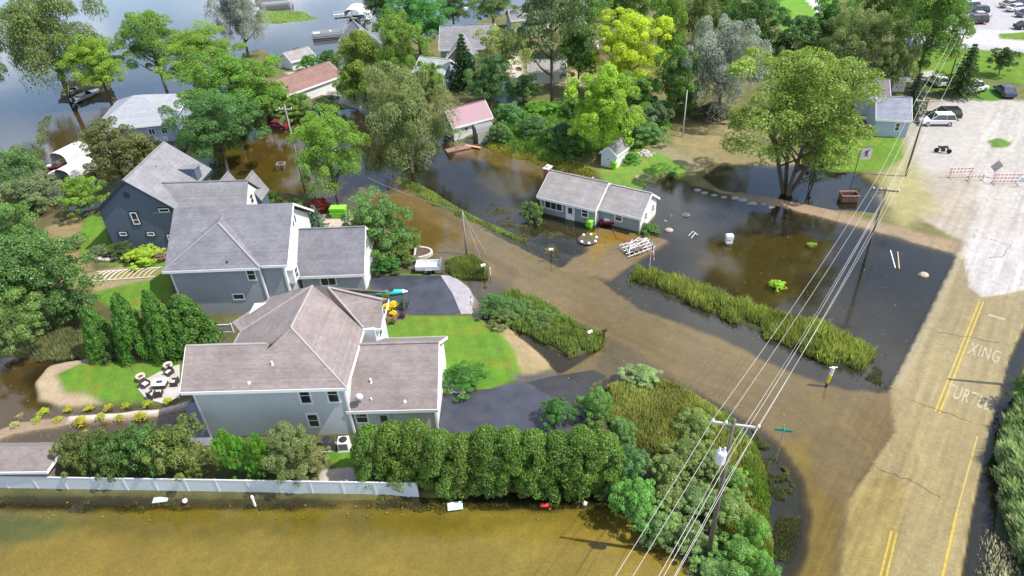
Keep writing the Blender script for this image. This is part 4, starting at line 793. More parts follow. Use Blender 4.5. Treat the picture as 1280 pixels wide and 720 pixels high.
ta.build('trim',WHITE,A)
caps=MB()
for p,q in[((ap),(R0,0,e)),(ap,(8.5,9.6,8.75)),((9.9,9.3,8.75),(12.85,7.2,5.9)),((9.9,9.3,8.75),(14.3,9.3,7.3)),((0,2.9,rz_),(6.4,2.9,rz_)),((8.5,9.6,8.75),(2.3,7.2,5.9))]:
    caps.tube([Vector(p)+Vector((0,0,-.02)),Vector(q)+Vector((0,0,-.02))],.09,6)
caps.build('ridge_cap',mat('light_ridge_shingle',(.33,.29,.275),.9,.1),A)
for x,z in((9.2,4.45),(11.4,4.5),(9.3,1.7)): window(A,(x,.7,z),.75,1.55 if z>4 else 1.3,-90,1,2,fw=.15)
window(A,(13.8,8.6,4.6),.9,1.5,0,1,2);window(A,(.5,2.4,5.2),.6,.9,180);window(A,(.5,2.4,1.9),.8,1.9,180)
# garage wing
gw=MB();gr=MB();gt=MB();gable(A,12.46,19.1,1.1,9.3,2.8,5.6,'x',None,None,.45,-.4,walls=gw,roof=gr,trims=gt)
gw.build('garage_wall',W_SAGE,A);gr.build('garage_roof',R_TAN,A);gt.b2(19.02,19.2,1.02,1.2,-.3,2.7);gt.build('garage_trim',WHITE,A)
gb=MB();gb.b2(19.1,19.16,1.6,8.8,-.2,5.2-2.4);gb.build('garage_front',W_WHITE,A)
window(A,(13.1,1.1,1.55),.85,1.15,-90,1,2,fw=.14);door(A,(14.9,1.1,-.1),1.,2.05,-90,mat('pale_blue_door',(.45,.58,.62),.5,.05),True)
vents(A,[(7.0,1.55,6.95,.07,.35),(5.3,.45,6.15,.08,.1),(14.0,2.55,3.9,.08,.45),(14.1,1.35,2.95,.07,.4),(16.8,1.2,3.0,.09,.15)])
dsh=MB().lathe([(.04,0),(.2,.03),(.32,.10),(.35,.14)],18);d_=dsh.build('satellite_dish',mat('dish_grey',(.5,.5,.5),.4,.03),A,smooth=True);d_.location=(13.25,1.05,3.75);d_.rotation_euler=(rad(50),0,rad(20))
MB().tube([(13.3,1.2,3.1),(13.25,1.15,3.6)],.03).tube([(13.05,1.0,3.65),(13.1,.55,4.1)],.02).build('dish_arm',STEEL,A)
# --- grey roofed house ---
oB=W(202,339,6);B_=empty('house',(oB.x,oB.y,.2),'two storey house with dark grey shingle roof and slate siding behind the tan roofed house','house',rz=rad(-1.5))
wb=MB();wb.b2(.5,9.3,.5,6,-.4,5.75);wb.b2(1.0,11.6,.75,11.0,-.4,5.7)
wb.prism([(11.2,.75,5.7),(11.2,11,5.7),(11.2,5.9,9.2)],(.4,0,0));wb.build('wall',W_GREY,B_)
rb=MB();e=5.8;slab(rb,[(.1,.35,e),(12.2,.35,e),(12.2,5.9,9.6),(.1,5.9,9.6)]);slab(rb,[(.1,11.4,e),(.1,5.9,9.6),(12.2,5.9,9.6),(12.2,11.4,e)])
ap=(5.05,3.9,8.75);slab(rb,[(0,0,e),(9.6,0,e),ap]);slab(rb,[(9.6,0,e),(9.6,.35,e),(5.1,5.0,9.0),ap]);slab(rb,[(0,.4,e),(0,0,e),ap,(5,5,9.0)])
slab(rb,[(-.9,3.5,4.6),(.6,3.5,4.6),(.6,6,5.6),(-.9,6,5.0)])
rb.build('roof',R_GREY,B_)
tb=MB();tb.b2(0,9.6,-.05,0,e-.3,e-.03);tb.b2(9.6,12.2,.28,.34,e-.3,e-.03);tb.b2(9.25,9.42,.42,.6,-.3,5.6);tb.b2(.42,.58,.42,.6,-.3,5.6);tb.b2(11.5,11.7,.68,.86,-.3,5.6)
for s in(0,1):
    y_=.35 if s==0 else 11.4
    tb.prism([(12.21,y_,e-.03),(12.21,5.9,9.57),(12.21,5.9,9.3),(12.21,y_,e-.28)],(.06,0,0))
tb.build('trim',WHITE,B_)
cb_=MB();cb_.tube([(9.6,0,e+.0),ap],.13,6);cb_.tube([(0,0,e),ap],.06,6);cb_.build('ridge_cap',mat('pale_ridge',(.27,.265,.28),.9,.1),B_)
gx=MB();gx.prism([(11.62,.9,3.2),(11.62,10.9,3.2),(11.62,10.9,5.7),(11.62,5.9,9.15),(11.62,.9,5.7)],(.05,0,0));gx.build('gable_cladding',W_WHITE,B_)
for k in range(3): window(B_,(11.67,5.1+k*.8,7.3-abs(k-1)*.0),.4,.9,0,1,1)
by=MB();by.b2(11.67,12.25,1.1,2.7,3.0,4.6);by.prism([(11.67,1.0,4.6),(12.35,1.0,4.6),(12.35,2.8,4.6),(11.67,2.8,4.6)],(0,0,.12));by.build('bay',W_WHITE,B_);window(B_,(12.25,1.9,3.8),.7,1.1,0,1,2)
window(B_,(8.35,.5,4.7),.7,1.2,-90,1,2);window(B_,(6.4,.5,2.1),1.0,.55,-90,1,1)
vents(B_,[(6.35,.55,6.2,.08,.12)],DARK)
gw=MB();gr=MB();gt=MB();gable(B_,11.9,18.4,3.6,10.6,2.7,5.7,'x',None,None,.45,-.4,walls=gw,roof=gr,trims=gt)
gw.build('garage_wall',W_GREY,B_);gr.build('garage_roof',R_GREY,B_);gt.build('garage_trim',WHITE,B_)
gf=MB();gf.prism([(18.41,3.7,-.3),(18.41,10.5,-.3),(18.41,10.5,2.7),(18.41,7.1,5.6),(18.41,3.7,2.7)],(.06,0,0));gf.build('garage_front',W_WHITE,B_)
window(B_,(14.7,3.6,1.5),1.5,.95,-90,2,1);window(B_,(18.47,7.1,3.9),.5,.8,0,1,2)
gd=MB();gd.b2(18.47,18.52,4.2,6.9,-.2,2.2);gd.b2(18.47,18.52,7.2,9.9,-.2,2.2);gd.build('garage_door',mat('garage_white',(.7,.7,.68),.6,.04,1),B_)
# --- blue house ---
oC=W(113,262,6);Ch=empty('house',(oC.x,oC.y,.2),'blue sided house with steep weathered grey gable roof at the lake side','house',rz=rad(-3))
wc=MB();rc=MB();tc=MB();gable(Ch,.5,9.3,.6,10.6,5.5,9.0,'y',None,None,.45,-.4,walls=wc,roof=rc,trims=tc)
gable(Ch,6.9,17.2,.95,5.7,5.0,7.1,'x',None,None,.4,-.4,walls=wc,roof=rc,trims=MB())
rc.prism([(7.2,7.1,7.2),(9.6,7.1,7.2),(9.6,8.7,7.0),(7.2,8.7,7.0)],(0,0,-.14));wc.b2(7.6,9.5,7.2,8.6,5,7.02)
gable(Ch,12.4,14.6,4.6,7.2,4.4,6.4,'y',None,None,.3,-.4,walls=wc,roof=rc,trims=MB());gable(Ch,15.4,17.6,4.6,7.2,4.4,6.4,'y',None,None,.3,-.4,walls=wc,roof=rc,trims=MB())
wc.build('wall',W_BLUE,Ch);rc.build('roof',R_BLUEG,Ch);tc.build('trim',mat('navy_trim',(.03,.04,.055),.6,.05),Ch)
MB().prism([(17.22,1.05,1.5),(17.22,5.6,1.5),(17.22,5.6,4.9),(17.22,3.3,6.95),(17.22,1.05,4.9)],(.05,0,0)).build('gable_cladding',W_WHITE,Ch)
window(Ch,(17.27,3.3,4.9),.7,1.1,0,1,2)
NV=mat('navy_frame',(.012,.018,.03),.5,.05)
def twin(x,z,w,h,c=1,r=1):
    o=window(Ch,(x,.6,z),w+.22,h+.22,-90,1,1,NV,.12)
    f=MB();t=.12
    for x0,x1,z0,z1 in((-w/2-.11,-w/2,-h/2-.11,h/2+.11),(w/2,w/2+.11,-h/2-.11,h/2+.11),(-w/2,w/2,h/2,h/2+.11),(-w/2,w/2,-h/2-.11,-h/2)): f.b2(x+x0,x+x1,.6-.085,.6-.05,z+z0,z+z1)
    for k in range(1,c): f.b2(x-w/2+w*k/c-.04,x-w/2+w*k/c+.04,.52,.555,z-h/2,z+h/2)
    for k in range(1,r): f.b2(x-w/2,x+w/2,.525,.55,z-h*.18,z-h*.12)
    f.build('inner_frame',WHITE,o)
twin(4.35,4.2,.6,1.35,1,2);twin(8.1,5.15,1.05,.3);twin(2.2,2.2,.65,.3);twin(5.5,2.1,.65,.3);twin(8.1,1.3,1.4,1.0,2,1)
MB().lathe([(.38,0),(.38,.06),(.3,.08)],18).build('louvre',mat('louvre_blue',(.03,.045,.07),.6,.1),Ch,loc=(4.4,.6,7.2)).rotation_euler=(rad(90),0,0)
vents(Ch,[(6.0,5.5,8.0,.07,.4)],DARK)
# --- ranch house standing in flood water ---
fl=W(678,264);D=empty('ranch_house',(fl.x,fl.y,-.1),'long low single storey ranch house with pale roof standing in flood water','house',rz=rad(-33))
Ld=11.4;wd=MB();rdm=MB();td=MB()
gable(D,0,7.3,-.3,5.6,2.55,4.35,'x',None,None,.45,-.5,walls=wd,roof=rdm,trims=td);gable(D,7.3,12.6,.7,5.6,2.3,3.95,'x',None,None,.4,-.5,walls=wd,roof=rdm,trims=td)
td.b2(-.06,.08,-.38,-.24,-.3,2.5);td.b2(12.54,12.68,.62,.76,-.3,2.2)
wd.build('wall',W_RANCH,D);rdm.build('roof',R_RANCH,D);td.build('trim',WHITE,D)
MB().prism([(12.605,.75,-.4),(12.605,5.55,-.4),(12.605,5.55,2.3),(12.605,3.15,3.85),(12.605,.75,2.3)],(.05,0,0)).build('end_cladding',W_WHITE,D)
MB().b2(7.3,7.36,-.25,.65,-.4,2.45).build('porch_panel',WHITE,D)
window(D,(1.75,-.3,1.55),2.3,1.15,-90,3,1);window(D,(6.0,-.3,1.5),.75,1.0,-90,1,2);window(D,(9.9,.7,1.45),.8,.95,-90,1,2);window(D,(12.65,2.2,1.5),.5,.85,0,1,2);window(D,(12.65,4.4,1.5),.5,.85,0,1,2)
door(D,(4.05,-.3,-.1),1.0,2.1,-90,WHITE,True)
ch=MB();ch.b2(-1.0,-.33,2.2,3.2,-.4,4.7);cho=ch.build('chimney',BRICK,D);MB().b2(-1.08,-.25,2.12,3.28,4.7,4.8).b2(-.85,-.48,2.5,2.95,4.8,5.05).build('chimney_cap',mat('pale_stone',(.6,.58,.55),.8,.1),cho)
vents(D,[(5.4,2.9,4.3,.08,.35),(9.2,3.6,3.7,.07,.3)])
# small gabled buildings: (name,px,py of front-left wall foot, rot, w,d,eave,ridge,axis, wall,roof,label,cat, windows)
def hut(name,loc,rz,w,d,ze,zr,axis,wm,rm,label,cat='house',wins=(),doors=(),oh=.3,group=None,porch=None):
    o=empty(name,(loc[0],loc[1],hz(loc[0],loc[1])-.05),label,cat,group,rz=rad(rz));wb=MB();rb=MB();tb=MB();gable(o,0,w,0,d,ze,zr,axis,None,None,oh,-.4,walls=wb,roof=rb,trims=tb)
    wb.build('wall',wm,o);rb.build('roof',rm,o);tb.build('trim',WHITE,o)
    for (x,y,z,ww,hh,f) in wins: window(o,(x,y,z),ww,hh,f)
    for (x,y,f) in doors: door(o,(x,y,0),.9,2.,f)
    return o
g=W(568,176);P_=hut('shed',(g.x,g.y),30,6.6,3.9,2.6,4.4,'x',W_WHITE,R_PINK,'garden building with faded pink metal roof at the marsh edge','shed',[(2.2,0,1.6,.6,.5,-90)])
MB().prism([(-.02,.05,-.3),(-.02,3.85,-.3),(-.02,3.85,2.6),(-.02,1.95,4.3),(-.02,.05,2.6)],(-.05,0,0)).build('end_cladding',mat('dark_boards',(.07,.07,.075),.8,.15,1,kind='boards'),P_)
window(P_,(-.07,2,1.3),.8,1.5,180,2,3)
g=W(598,180);s_=empty('barn_shed',(g.x,g.y,hz(g.x,g.y)),'small grey plastic storage shed with rounded gambrel roof before the pink roofed building','shed',rz=rad(22))
pr=[(0,0,-.2),(0,0,1.6),(0,.35,2.25),(0,1.1,2.6),(0,1.85,2.25),(0,2.2,1.6),(0,2.2,-.2)]
MB().prism(pr[::-1],(2.6,0,0)).build('wall',mat('beige_plastic',(.38,.36,.33),.7,.06),s_);MB().prism([(-.02,.1,-.1),(-.02,2.1,-.1),(-.02,2.1,1.6),(-.02,1.1,2.4),(-.02,.1,1.6)],(-.03,0,0)).build('door',mat('shed_door_grey',(.10,.10,.10),.7,.1),s_)
rb=MB()
for i in range(1,5):
    a_,b_=Vector(pr[i]),Vector(pr[i+1]);rb.prism([(-.12,a_.y,a_.z+.06),(2.72,a_.y,a_.z+.06),(2.72,b_.y,b_.z+.06),(-.12,b_.y,b_.z+.06)],(0,0,.05))
rb.build('roof',mat('grey_plastic_roof',(.20,.20,.21),.7,.06),s_)
g=W(751,209);hut('shed',(g.x,g.y),-38,2.3,3.4,2.0,2.9,'y',W_WHITE,R_BLUEG,'small white garden shed with grey roof on the bright lawn behind the ranch house','shed',[(1.15,0,1.3,.3,.3,-90)],oh=.15)
g=W(1090,172);q=hut('house',(g.x,g.y),-16,4.3,6.0,2.7,4.7,'x',W_PALEB,sh('blue_grey_shingles',(.235,.24,.29)),'pale blue cottage with blue grey roof between the lawn and the gravel lot','house',[(2.9,0,1.6,.5,1.1,-90)],oh=.25)
g=W(1073,146);hut('house',(g.x,g.y),-12,3.6,5.2,2.9,4.6,'x',W_PALEB,mat('mauve_shingle',(.17,.14,.17),.9,.1,1,kind='shingle'),'rear wing of the cottage with mauve and pale roof beside the large multi stemmed tree','house')
g=W(1084,117);hut('garage',(g.x,g.y),-8,5.6,4.6,2.6,3.8,'x',W_WHITE,R_GREY,'low garage with dark roof and black doorway behind the pale blue cottage','garage',[(5.6,2.3,1.0,1.0,1.9,0)])
# lake house with pale hip roof
def hip(name,c,rz,w,d,ze,zr,wm,rm,label,k=.35,cat='house'):
    o=empty(name,(c[0],c[1],.1),label,cat,rz=rad(rz));x,y=w/2,d/2
    MB().b2(-x+.4,x-.4,-y+.4,y-.4,-.4,ze-.05).build('wall',wm,o);r=MB();q0=(-w*k*.15,0,zr);q1=(w*k*.15,0,zr)
    for pts in([(-x,-y,ze),(x,-y,ze),q1,q0],[(x,-y,ze),(x,y,ze),q1],[(x,y,ze),(-x,y,ze),q0,q1],[(-x,y,ze),(-x,-y,ze),q0]): r.prism(pts,(0,0,-.14))
    r.build('roof',rm,o);t_=MB();t_.b2(-x,x,-y-.05,-y,ze-.25,ze-.02);t_.b2(x,x+.05,-y,y,ze-.25,ze-.02);t_.b2(-x-.05,-x,-y,y,ze-.25,ze-.02);t_.build('gutter',WHITE,o);return o
LH=hip('house',(-58.6,111.5),8,12.,14.,2.9,5.6,W_PALEB,mat('pale_shingle',(.29,.30,.33),.9,.05,1,kind='shingle'),'lake house with wide pale grey hip roof beneath the locust trees',.4)
window(LH,(2.5,-6.6,1.7),.8,.9,-90,2,1);window(LH,(4.4,-6.6,1.7),.8,.9,-90,2,1)
gz_=W(2,592);GZ=hip('shed',(W(22,578,2)[0],W(22,578,2)[1]+.3),-3,6.2,2.9,2.2,3.3,W_WHITE,R_TAN,'small tan hip roofed shed behind the white fence at the left frame edge',2.6,'shed')
MB().b2(2.72,2.76,-1.0,1.0,-.2,1.95).build('door',mat('shed_door_brown',(.2,.15,.12),.7,.1),GZ)
# houses by the canal
hut('house',(-41.5,121.5),-40,6.2,12,2.9,4.7,'y',W_WHITE,R_BROWN,'white gabled house with brown roof half hidden by the feathery locust','house',[(2.2,0,2.2,.6,1.2,-90),(4.2,0,2.2,.6,1.2,-90)])
hut('house',(-44,142),-50,5,5,2.4,3.5,'y',W_WHITE,R_RANCH,'small boathouse with pale tan roof on the canal bank','boathouse')
hut('house',(-30.5,142.5),20,6.5,7,3.4,6.6,'y',W_PALEB,R_BLUEG,'grey roofed canal house with steep gable near the pontoon boat','house',[(2,0,2,1,1.4,-90),(4.4,0,2,1,1.4,-90)])
hut('house',(-11,131.5),-4,10,8,4.6,7.6,'x',W_RANCH,R_BLUEG,'tall grey house with wide gable roof behind the dark conifer','house',[(2,0,3.4,.8,1.2,-90)])
hut('house',(-9.5,128),-4,5,5,4.0,6.6,'y',mat('brown_boards',(.20,.15,.12),.8,.1,1,kind='boards'),R_BLUEG,'brown timber front wing of the tall grey house','house')
hut('house',(-15.5,124.5),-28,6,5.5,2.8,4.6,'x',W_PALEB,sh('pale_green_shingles',(.36,.40,.38)),'small house with pale green grey roof and white porch behind the grey green willow','house',[(3,0,1.6,1.4,1.1,-90),(6,2.5,1.6,1.,1.,0)])
g=W(662,107);hut('house',(g.x,g.y),-4,6.4,4.2,2.4,3.5,'x',W_WHITE,R_RANCH,'low white building behind the bare trunk of the tall open tree','shed')
g=W(634,133);hut('house',(g.x,g.y),35,4.4,3.6,1.9,3.1,'x',W_PALEB,mat('sky_blue_metal',(.36,.40,.46),.5,.04,.5),'shed with pale blue metal roof between the pink roof and the marsh','shed')
g=W(732,78);hut('shed',(g.x,g.y),-30,2.6,4,2.6,4.6,'y',mat('brick_red_boards',(.22,.12,.09),.8,.1,1,kind='boards'),mat('pinkish_roof',(.45,.33,.32),.7,.08),'narrow red brown shed with steep pinkish roof beyond the lime tree','shed')
g=W(640,42);hut('house',(g.x,g.y),10,9,6,2.6,4.2,'x',W_WHITE,R_BLUEG,'grey roofed house at the far end of the pale gravel yard','house')
g=W(905,45);hut('house',(g.x,g.y),0,5,6,2.6,4.4,'x',mat('terracotta_wall',(.30,.12,.07),.8,.1,1,kind='boards'),R_BROWN,'terracotta house glimpsed between the far trees left of the dark maple','house')
g=W(976,88);hut('shed',(g.x,g.y),5,4.4,3,2,2.9,'x',mat('rust_boards',(.28,.13,.07),.8,.1,1,kind='boards'),R_BROWN,'low rust coloured shed below the far lawn','shed')
g=W(335,12);hut('house',(g.x-4,g.y+6),10,8,6,2.6,4.2,'x',W_WHITE,R_BROWN,'house roof at the top frame edge above the silvery grey tree','house')
# ---------------- fence ----------------
f0=W(-60,611);f1=W(524,621);Fd=(f1-f0);Ln=Fd.length;ang=math.atan2(Fd.y,Fd.x)
Fo=empty('white_fence',(f0.x,f0.y,-.05),'long white vinyl privacy fence along the flooded field','fence',rz=ang)
Fh=top_height(524,621,603)
fb=MB();npan=int(Ln/2.4)
FM=mat('white_vinyl',(.60,.64,.66),.5,.03,.6,kind=None)
fb.b2(0,Ln,-.02,.02,-.1,Fh-.08)
for i in range(int(Ln/.3)): fb.b2(i*.3,i*.3+.285,-.027,.027,-.05,Fh-.1)
fb.build('panels',FM,Fo);MB().b2(0,Ln,-.045,.045,Fh-.1,Fh).b2(0,Ln,-.04,.04,-.1,.02).build('rail',FM,Fo)
for i in range(npan+1): MB().b2(i*2.4-.06,i*2.4+.06,-.062,.062,-.2,Fh+.02).build('post',FM,Fo)
# ---------------- poles and wires ----------------
def pole(px,py,h,label,arm=None,tr=None,lean=(0,0),r=.15,mat_=None,hz_=None,group='wooden utility poles'):
    g=W(px,py);z0=-.4;o=empty('utility_pole',(g.x,g.y,min(hz(g.x,g.y),0)),label,'utility pole',group)
    b=MB().tube([(0,0,-.3),(lean[0]*.5,lean[1]*.5,h*.5),(lean[0],lean[1],h)],[r,r*.85,r*.62],10);b.build('shaft',mat_ or WOOD,o,smooth=True)
    ends=[]
    if arm:
        (ax,ay),(bx,by),za=arm   # direction ends in metres relative to pole, height
        d=Vector((bx-ax,by-ay,0));a_=math.atan2(d.y,d.x);fx=lean[0]*za/h;fy=lean[1]*za/h
        MB().box((ax+bx)/2+fx,(ay+by)/2+fy,za,d.length,.12,.12,a_).build('crossarm',mat('weathered_arm',(.42,.40,.37),.8,.15,4) if za>10 else WOOD,o)
        MB().tube([(fx+ax*.45,fy+ay*.45,za),(fx,fy,za-.75),(fx+bx*.45,fy+by*.45,za)],.025,5).build('brace',STEEL,o)
        for k in(0.02,.3,.98):
            p=(ax+(bx-ax)*k+fx,ay+(by-ay)*k+fy,za+.06);MB().lathe([(.05,0),(.09,.05),(.06,.09),(.09,.13),(.04,.2)],8,p).build('insulator',mat('porcelain',(.6,.6,.58),.3,.05),o);ends.append(Vector((g.x,g.y,0))+Vector(p)+Vector((0,0,.2)))
    if tr:
        x,y,z=tr;t_=MB().lathe([(.05,0),(.30,.02),(.31,.1),(.31,.85),(.27,.93),(.1,.97)],18,(x,y,z)).build('transformer',mat('transformer_grey',(.55,.57,.58),.4,.06),o,smooth=False)
        MB().lathe([(.06,0),(.08,.1),(.05,.18),(.07,.25),(.03,.32)],8,(x-.15,y,z+.97)).lathe([(.06,0),(.08,.1),(.05,.18),(.07,.25),(.03,.32)],8,(x+.15,y,z+.97)).build('bushing',mat('porcelain',(.6,.6,.58),.3,.05),t_)
    return o,ends,g
p1,e1,g1=pole(884,697,13.0,'nearest utility pole with grey transformer rising from the dogwood thicket',((-1.15,.30),(1.35,-.35),12.6),(-.42,-.1,9.6),r=.17)
W2=(1080,330)
h2=top_height(*W2,227);p2,e2,g2=pole(*W2,h2,'utility pole standing in the dark pond under the wires',((-1.1,.4),(1.1,-.4),h2-.2),r=.15)
h3=top_height(1131,222,123);p3,e3,g3=pole(1131,222,h3,'utility pole at the edge of the gravel lot by the pale blue cottage',((-1.4,.3),(1.4,-.3),h3-.3),r=.13)
h4=top_height(1184,108,41);p4,e4,g4=pole(1184,108,h4,'utility pole beside the wide dark pine',((-1.4,.3),(1.4,-.3),h4-.3),r=.13)
GALV=mat('grey_pole_wood',(.27,.26,.25),.8,.15,3)
h5=top_height(583,316,262);p5,_,g5=pole(583,316,h5,'short pale utility pole with guy wires on the grass clump',mat_=GALV,r=.12)
p6,_,g6=pole(853,172,top_height(853,172,113),'pale bare pole at the edge of the dark flooded yard',mat_=mat('pale_pole',(.5,.49,.46),.7,.1),r=.1)
h7=top_height(380,238,128);p7,_,g7=pole(381,238,h7,'tall thin pole standing in water left of the light green tree',((-.8,.1),(.8,-.1),h7-.6),mat_=GALV,r=.12)
h8=top_height(622,78,40) 
def wire(a,b,sag,label,name='power_line',cat='wire',r=.016,group='overhead power lines',m=None):
    pts=[]
    for i in range(25):
        t=i/24;p=a.lerp(b,t);p=p.copy();p.z-=sag*4*t*(1-t);pts.append(p)
    o=MB().tube(pts,r,5,False).build(name,m or mat('wire_grey',(.5,.49,.46),.5,.05),None);return tag(o,label,cat,group)
dirn=Vector((g1.x-g2.x,g1.y-g2.y,0)).normalized()
nm=['left outer','left inner','right outer']
for k in range(3):
    wire(e1[k],e2[k],.7,f'{nm[k]} power line on the crossarm between the nearest pole and the pond pole',r=.011)
    wire(e1[k],e1[k]+dirn*34+Vector((0,0,.2)),.5,f'{nm[k]} power line leaving the nearest pole towards the bottom frame edge',r=.011)
    wire(e2[k],e3[k],.5,f'{nm[k]} power line from the pond pole to the gravel lot pole')
    wire(e3[k],e4[k],.5,f'{nm[k]} power line from the gravel lot pole to the pole by the pine')
for k,(z,dx) in enumerate([(11.3,.2),(10.4,.22),(8.0,.2)]):
    a=Vector((g1.x+dx,g1.y-.1,z));b=Vector((g2.x+.15,g2.y,min(z-2.0,h2-1.2-.5*k)));nn=['upper','middle','lowest'][k]
    wire(a,b,.9,f'{nn} cable below the crossarm from the nearest pole to the pond pole',r=.014)
    wire(a,a+dirn*34,.7,f'{nn} cable below the crossarm from the nearest pole to the bottom frame edge',r=.014)
    c=Vector((g3.x,g3.y,h3-1.4-.5*k));wire(b,c,.6,f'{nn} cable from the pond pole to the gravel lot pole',r=.013)
# guy wires + service line across the road
for k,(dx,dy) in enumerate([(1.6,-1.2),(2.3,-.6),(-1.2,.4)]):
    wire(Vector((g5.x,g5.y,h5-.3)),Vector((g5.x+dx,g5.y+dy,.1)),0,['front','right','left'][k]+' guy wire of the short pale utility pole','guy_wire','guy wire',.015,'guy wires of the short pale pole')
wire(Vector((g5.x,g5.y,h5-.2)),W(460,222,4),.4,'thin service wire from the short pale pole across the flooded road',r=.014)
wire(Vector((g3.x,g3.y,h3*.62)),W(1093,203,.3)+Vector((0,0,0)),0,'slanting guy wire of the gravel lot pole','guy_wire','guy wire',.015,None)
# a further roadside pole stands outside the frame on the right: its shadow crosses the road
gp=W(1320,486);o=empty('utility_pole',(gp.x,gp.y,0),'utility pole right of the frame whose shadow crosses the flooded road','utility pole','wooden utility poles')
MB().tube([(0,0,-.3),(0,0,12.)],[.2,.13],10).build('shaft',WOOD,o)
# ---------------- vehicles ----------------
TYRE=mat('tyre_rubber',(.02,.02,.02),.85,.1);RIM=mat('alloy_rim',(.5,.5,.52),.35,.05,metal=.8);LAMPM=mat('lamp_glass',(.6,.6,.6),.15,.05)
def car(loc,rz,paint,kind,label,cat='car',name='parked_car'):
    o=empty(name,loc,label,cat,rz=rz);L,Wd={'suv':(4.7,1.85),'sedan':(4.6,1.8),'van':(5.1,1.95),'hatch':(4.2,1.8),'pickup':(5.4,1.9)}[kind]
    Hh={'suv':1.68,'sedan':1.42,'van':1.75,'hatch':1.5,'pickup':1.8}[kind];x=L/2
    side=[(-x,.35),(-x+.02,.8),(-x+.08,.95),(x-1.25,1.0),(x-.25,.82),(x,.62),(x,.35)]
    hb=MB();n=len(side);rings=[]
    for yy,ins in((-Wd/2,0),(-Wd/2+.12,.0),(Wd/2-.12,0),(Wd/2,0)):
        q=.06 if abs(abs(yy)-Wd/2)<.01 else 0
        rings.append([(a*(1-q*.4),yy,b-(q if b>.7 else 0)) for a,b in side])
    vs=[p for r_ in rings for p in r_];fs=[]
    for i in range(3):
        for j in range(n): a=i*n+j;b=i*n+(j+1)%n;fs.append((a,b,b+n,a+n))
    fs.append(tuple(range(n))[::-1]);fs.append(tuple(3*n+j for j in range(n)));hb.add(vs,fs)
    if kind=='pickup': cab=[(-.5,.95),(-.35,Hh),(.9,Hh),(1.5,1.0)]
    elif kind=='sedan': cab=[(-x+.55,.95),(-x+1.3,Hh),(x-1.9,Hh),(x-1.15,1.0)]
    else: cab=[(-x+.1,.95),(-x+.4,Hh-.05),(-x+.6,Hh),(x-2.0,Hh),(x-1.15,1.0)]
    ins=.2;m=len(cab);v=[(a,-Wd/2+(.06 if b<1.1 else ins),b) for a,b in cab]+[(a,Wd/2-(.06 if b<1.1 else ins),b) for a,b in cab]
    gl_=MB().add([(p[0],p[1],p[2]-.03 if p[2]>1.1 else p[2]) for p in v],[(i,(i+1)%m,(i+1)%m+m,i+m) for i in range(m)]+[tuple(range(m))[::-1],tuple(range(m,2*m))])
    tops=[q for q in cab if q[1]>1.2];hb.b2(tops[0][0]-.03,tops[-1][0]+.05,-Wd/2+ins-.01,Wd/2-ins+.01,Hh-.05,Hh+.02)
    for s in(-1,1):   # pillars
        for a,b in((cab[0],tops[0]),(cab[-1],tops[-1])):
            hb.tube([(a[0],s*(Wd/2-.06),a[1]),(b[0],s*(Wd/2-ins),b[1]-.02)],.05,5)
        hb.tube([((tops[0][0]+tops[-1][0])/2-.1,s*(Wd/2-.06),.98),((tops[0][0]+tops[-1][0])/2-.1,s*(Wd/2-ins),Hh-.02)],.045,5)
    if kind=='pickup': hb.b2(-x+.1,-.55,-Wd/2,-Wd/2+.08,.8,1.1).b2(-x+.1,-.55,Wd/2-.08,Wd/2,.8,1.1)
    body=hb.build('body',paint,o,bevel=.03);gl_.build('windows',GLASS,o)
    for sx_ in(-1,1):
        for sy_ in(-1,1):
            wv=MB().lathe([(.2,-.11),(.33,-.1),(.34,-.05),(.34,.05),(.33,.1),(.2,.11)],16);q=wv.build('wheel',TYRE,o);q.location=(sx_*(x-.85),sy_*(Wd/2-.1),.34);q.rotation_euler=(rad(90),0,0)
            MB().lathe([(.05,-.12),(.2,-.118),(.2,.118),(.05,.12)],12).build('rim',RIM,q)
    for sy_ in(-1,1):
        MB().box(x-.04,sy_*(Wd/2-.3),.68,.1,.4,.14).build('headlight',LAMPM,o);MB().box(-x+.02,sy_*(Wd/2-.2),.85,.08,.25,.2).build('tail_light',mat('tail_lamp_red',(.4,.02,.02),.3,.05),o)
    return o
def paint(n,c): return mat('paint_'+n,c,.22,.03,.5,spec=.7)
PW=paint('white',(.72,.72,.72));PK=paint('black',(.018,.018,.02));PM=paint('maroon',(.09,.015,.03));PB=paint('navy',(.04,.06,.14));PS=paint('silver',(.42,.44,.46));PR=paint('red',(.2,.018,.03));PG=paint('grey',(.1,.105,.12));PD=paint('gold',(.4,.36,.24))
def carp(px,py,deg,p,k,l):
    g=W(px,py);return car((g.x,g.y,hz(g.x,g.y)+.02),rad(deg),p,k,l)
carp(1169,157,172,PW,'suv','white suv parked nearest on the gravel lot beside the blue spruce')
carp(1177,150,172,PK,'suv','black suv parked just behind the white one on the gravel lot')
carp(1168,107,95,PW,'hatch','white hatchback parked on grass beside the pine')
carp(1254,120,80,PB,'sedan','dark blue car parked alone on the right grass verge')
carp(1213,117,20,PW,'pickup','white pickup half hidden behind the wide dark pine')
carp(1216,31,175,PM,'van','maroon minivan in the far car park')
carp(1221,25,175,PS,'sedan','silver sedan squeezed behind the maroon minivan')
carp(1219,19,175,PK,'suv','black suv third in the far car park row')
carp(1208,13,175,PS,'suv','silver suv topmost in the far car park row')
carp(1270,15,8,PW,'sedan','white sedan nearest at the top right corner')
carp(1262,10,8,PD,'sedan','gold sedan behind the white one at the top right corner')
carp(1277,6,8,PB,'suv','navy car at the very top right corner')
carp(1283,22,0,PG,'sedan','grey car cut by the right frame edge in the far car park')
carp(1281,37,5,PK,'sedan','black car low at the right frame edge by the small grass island')
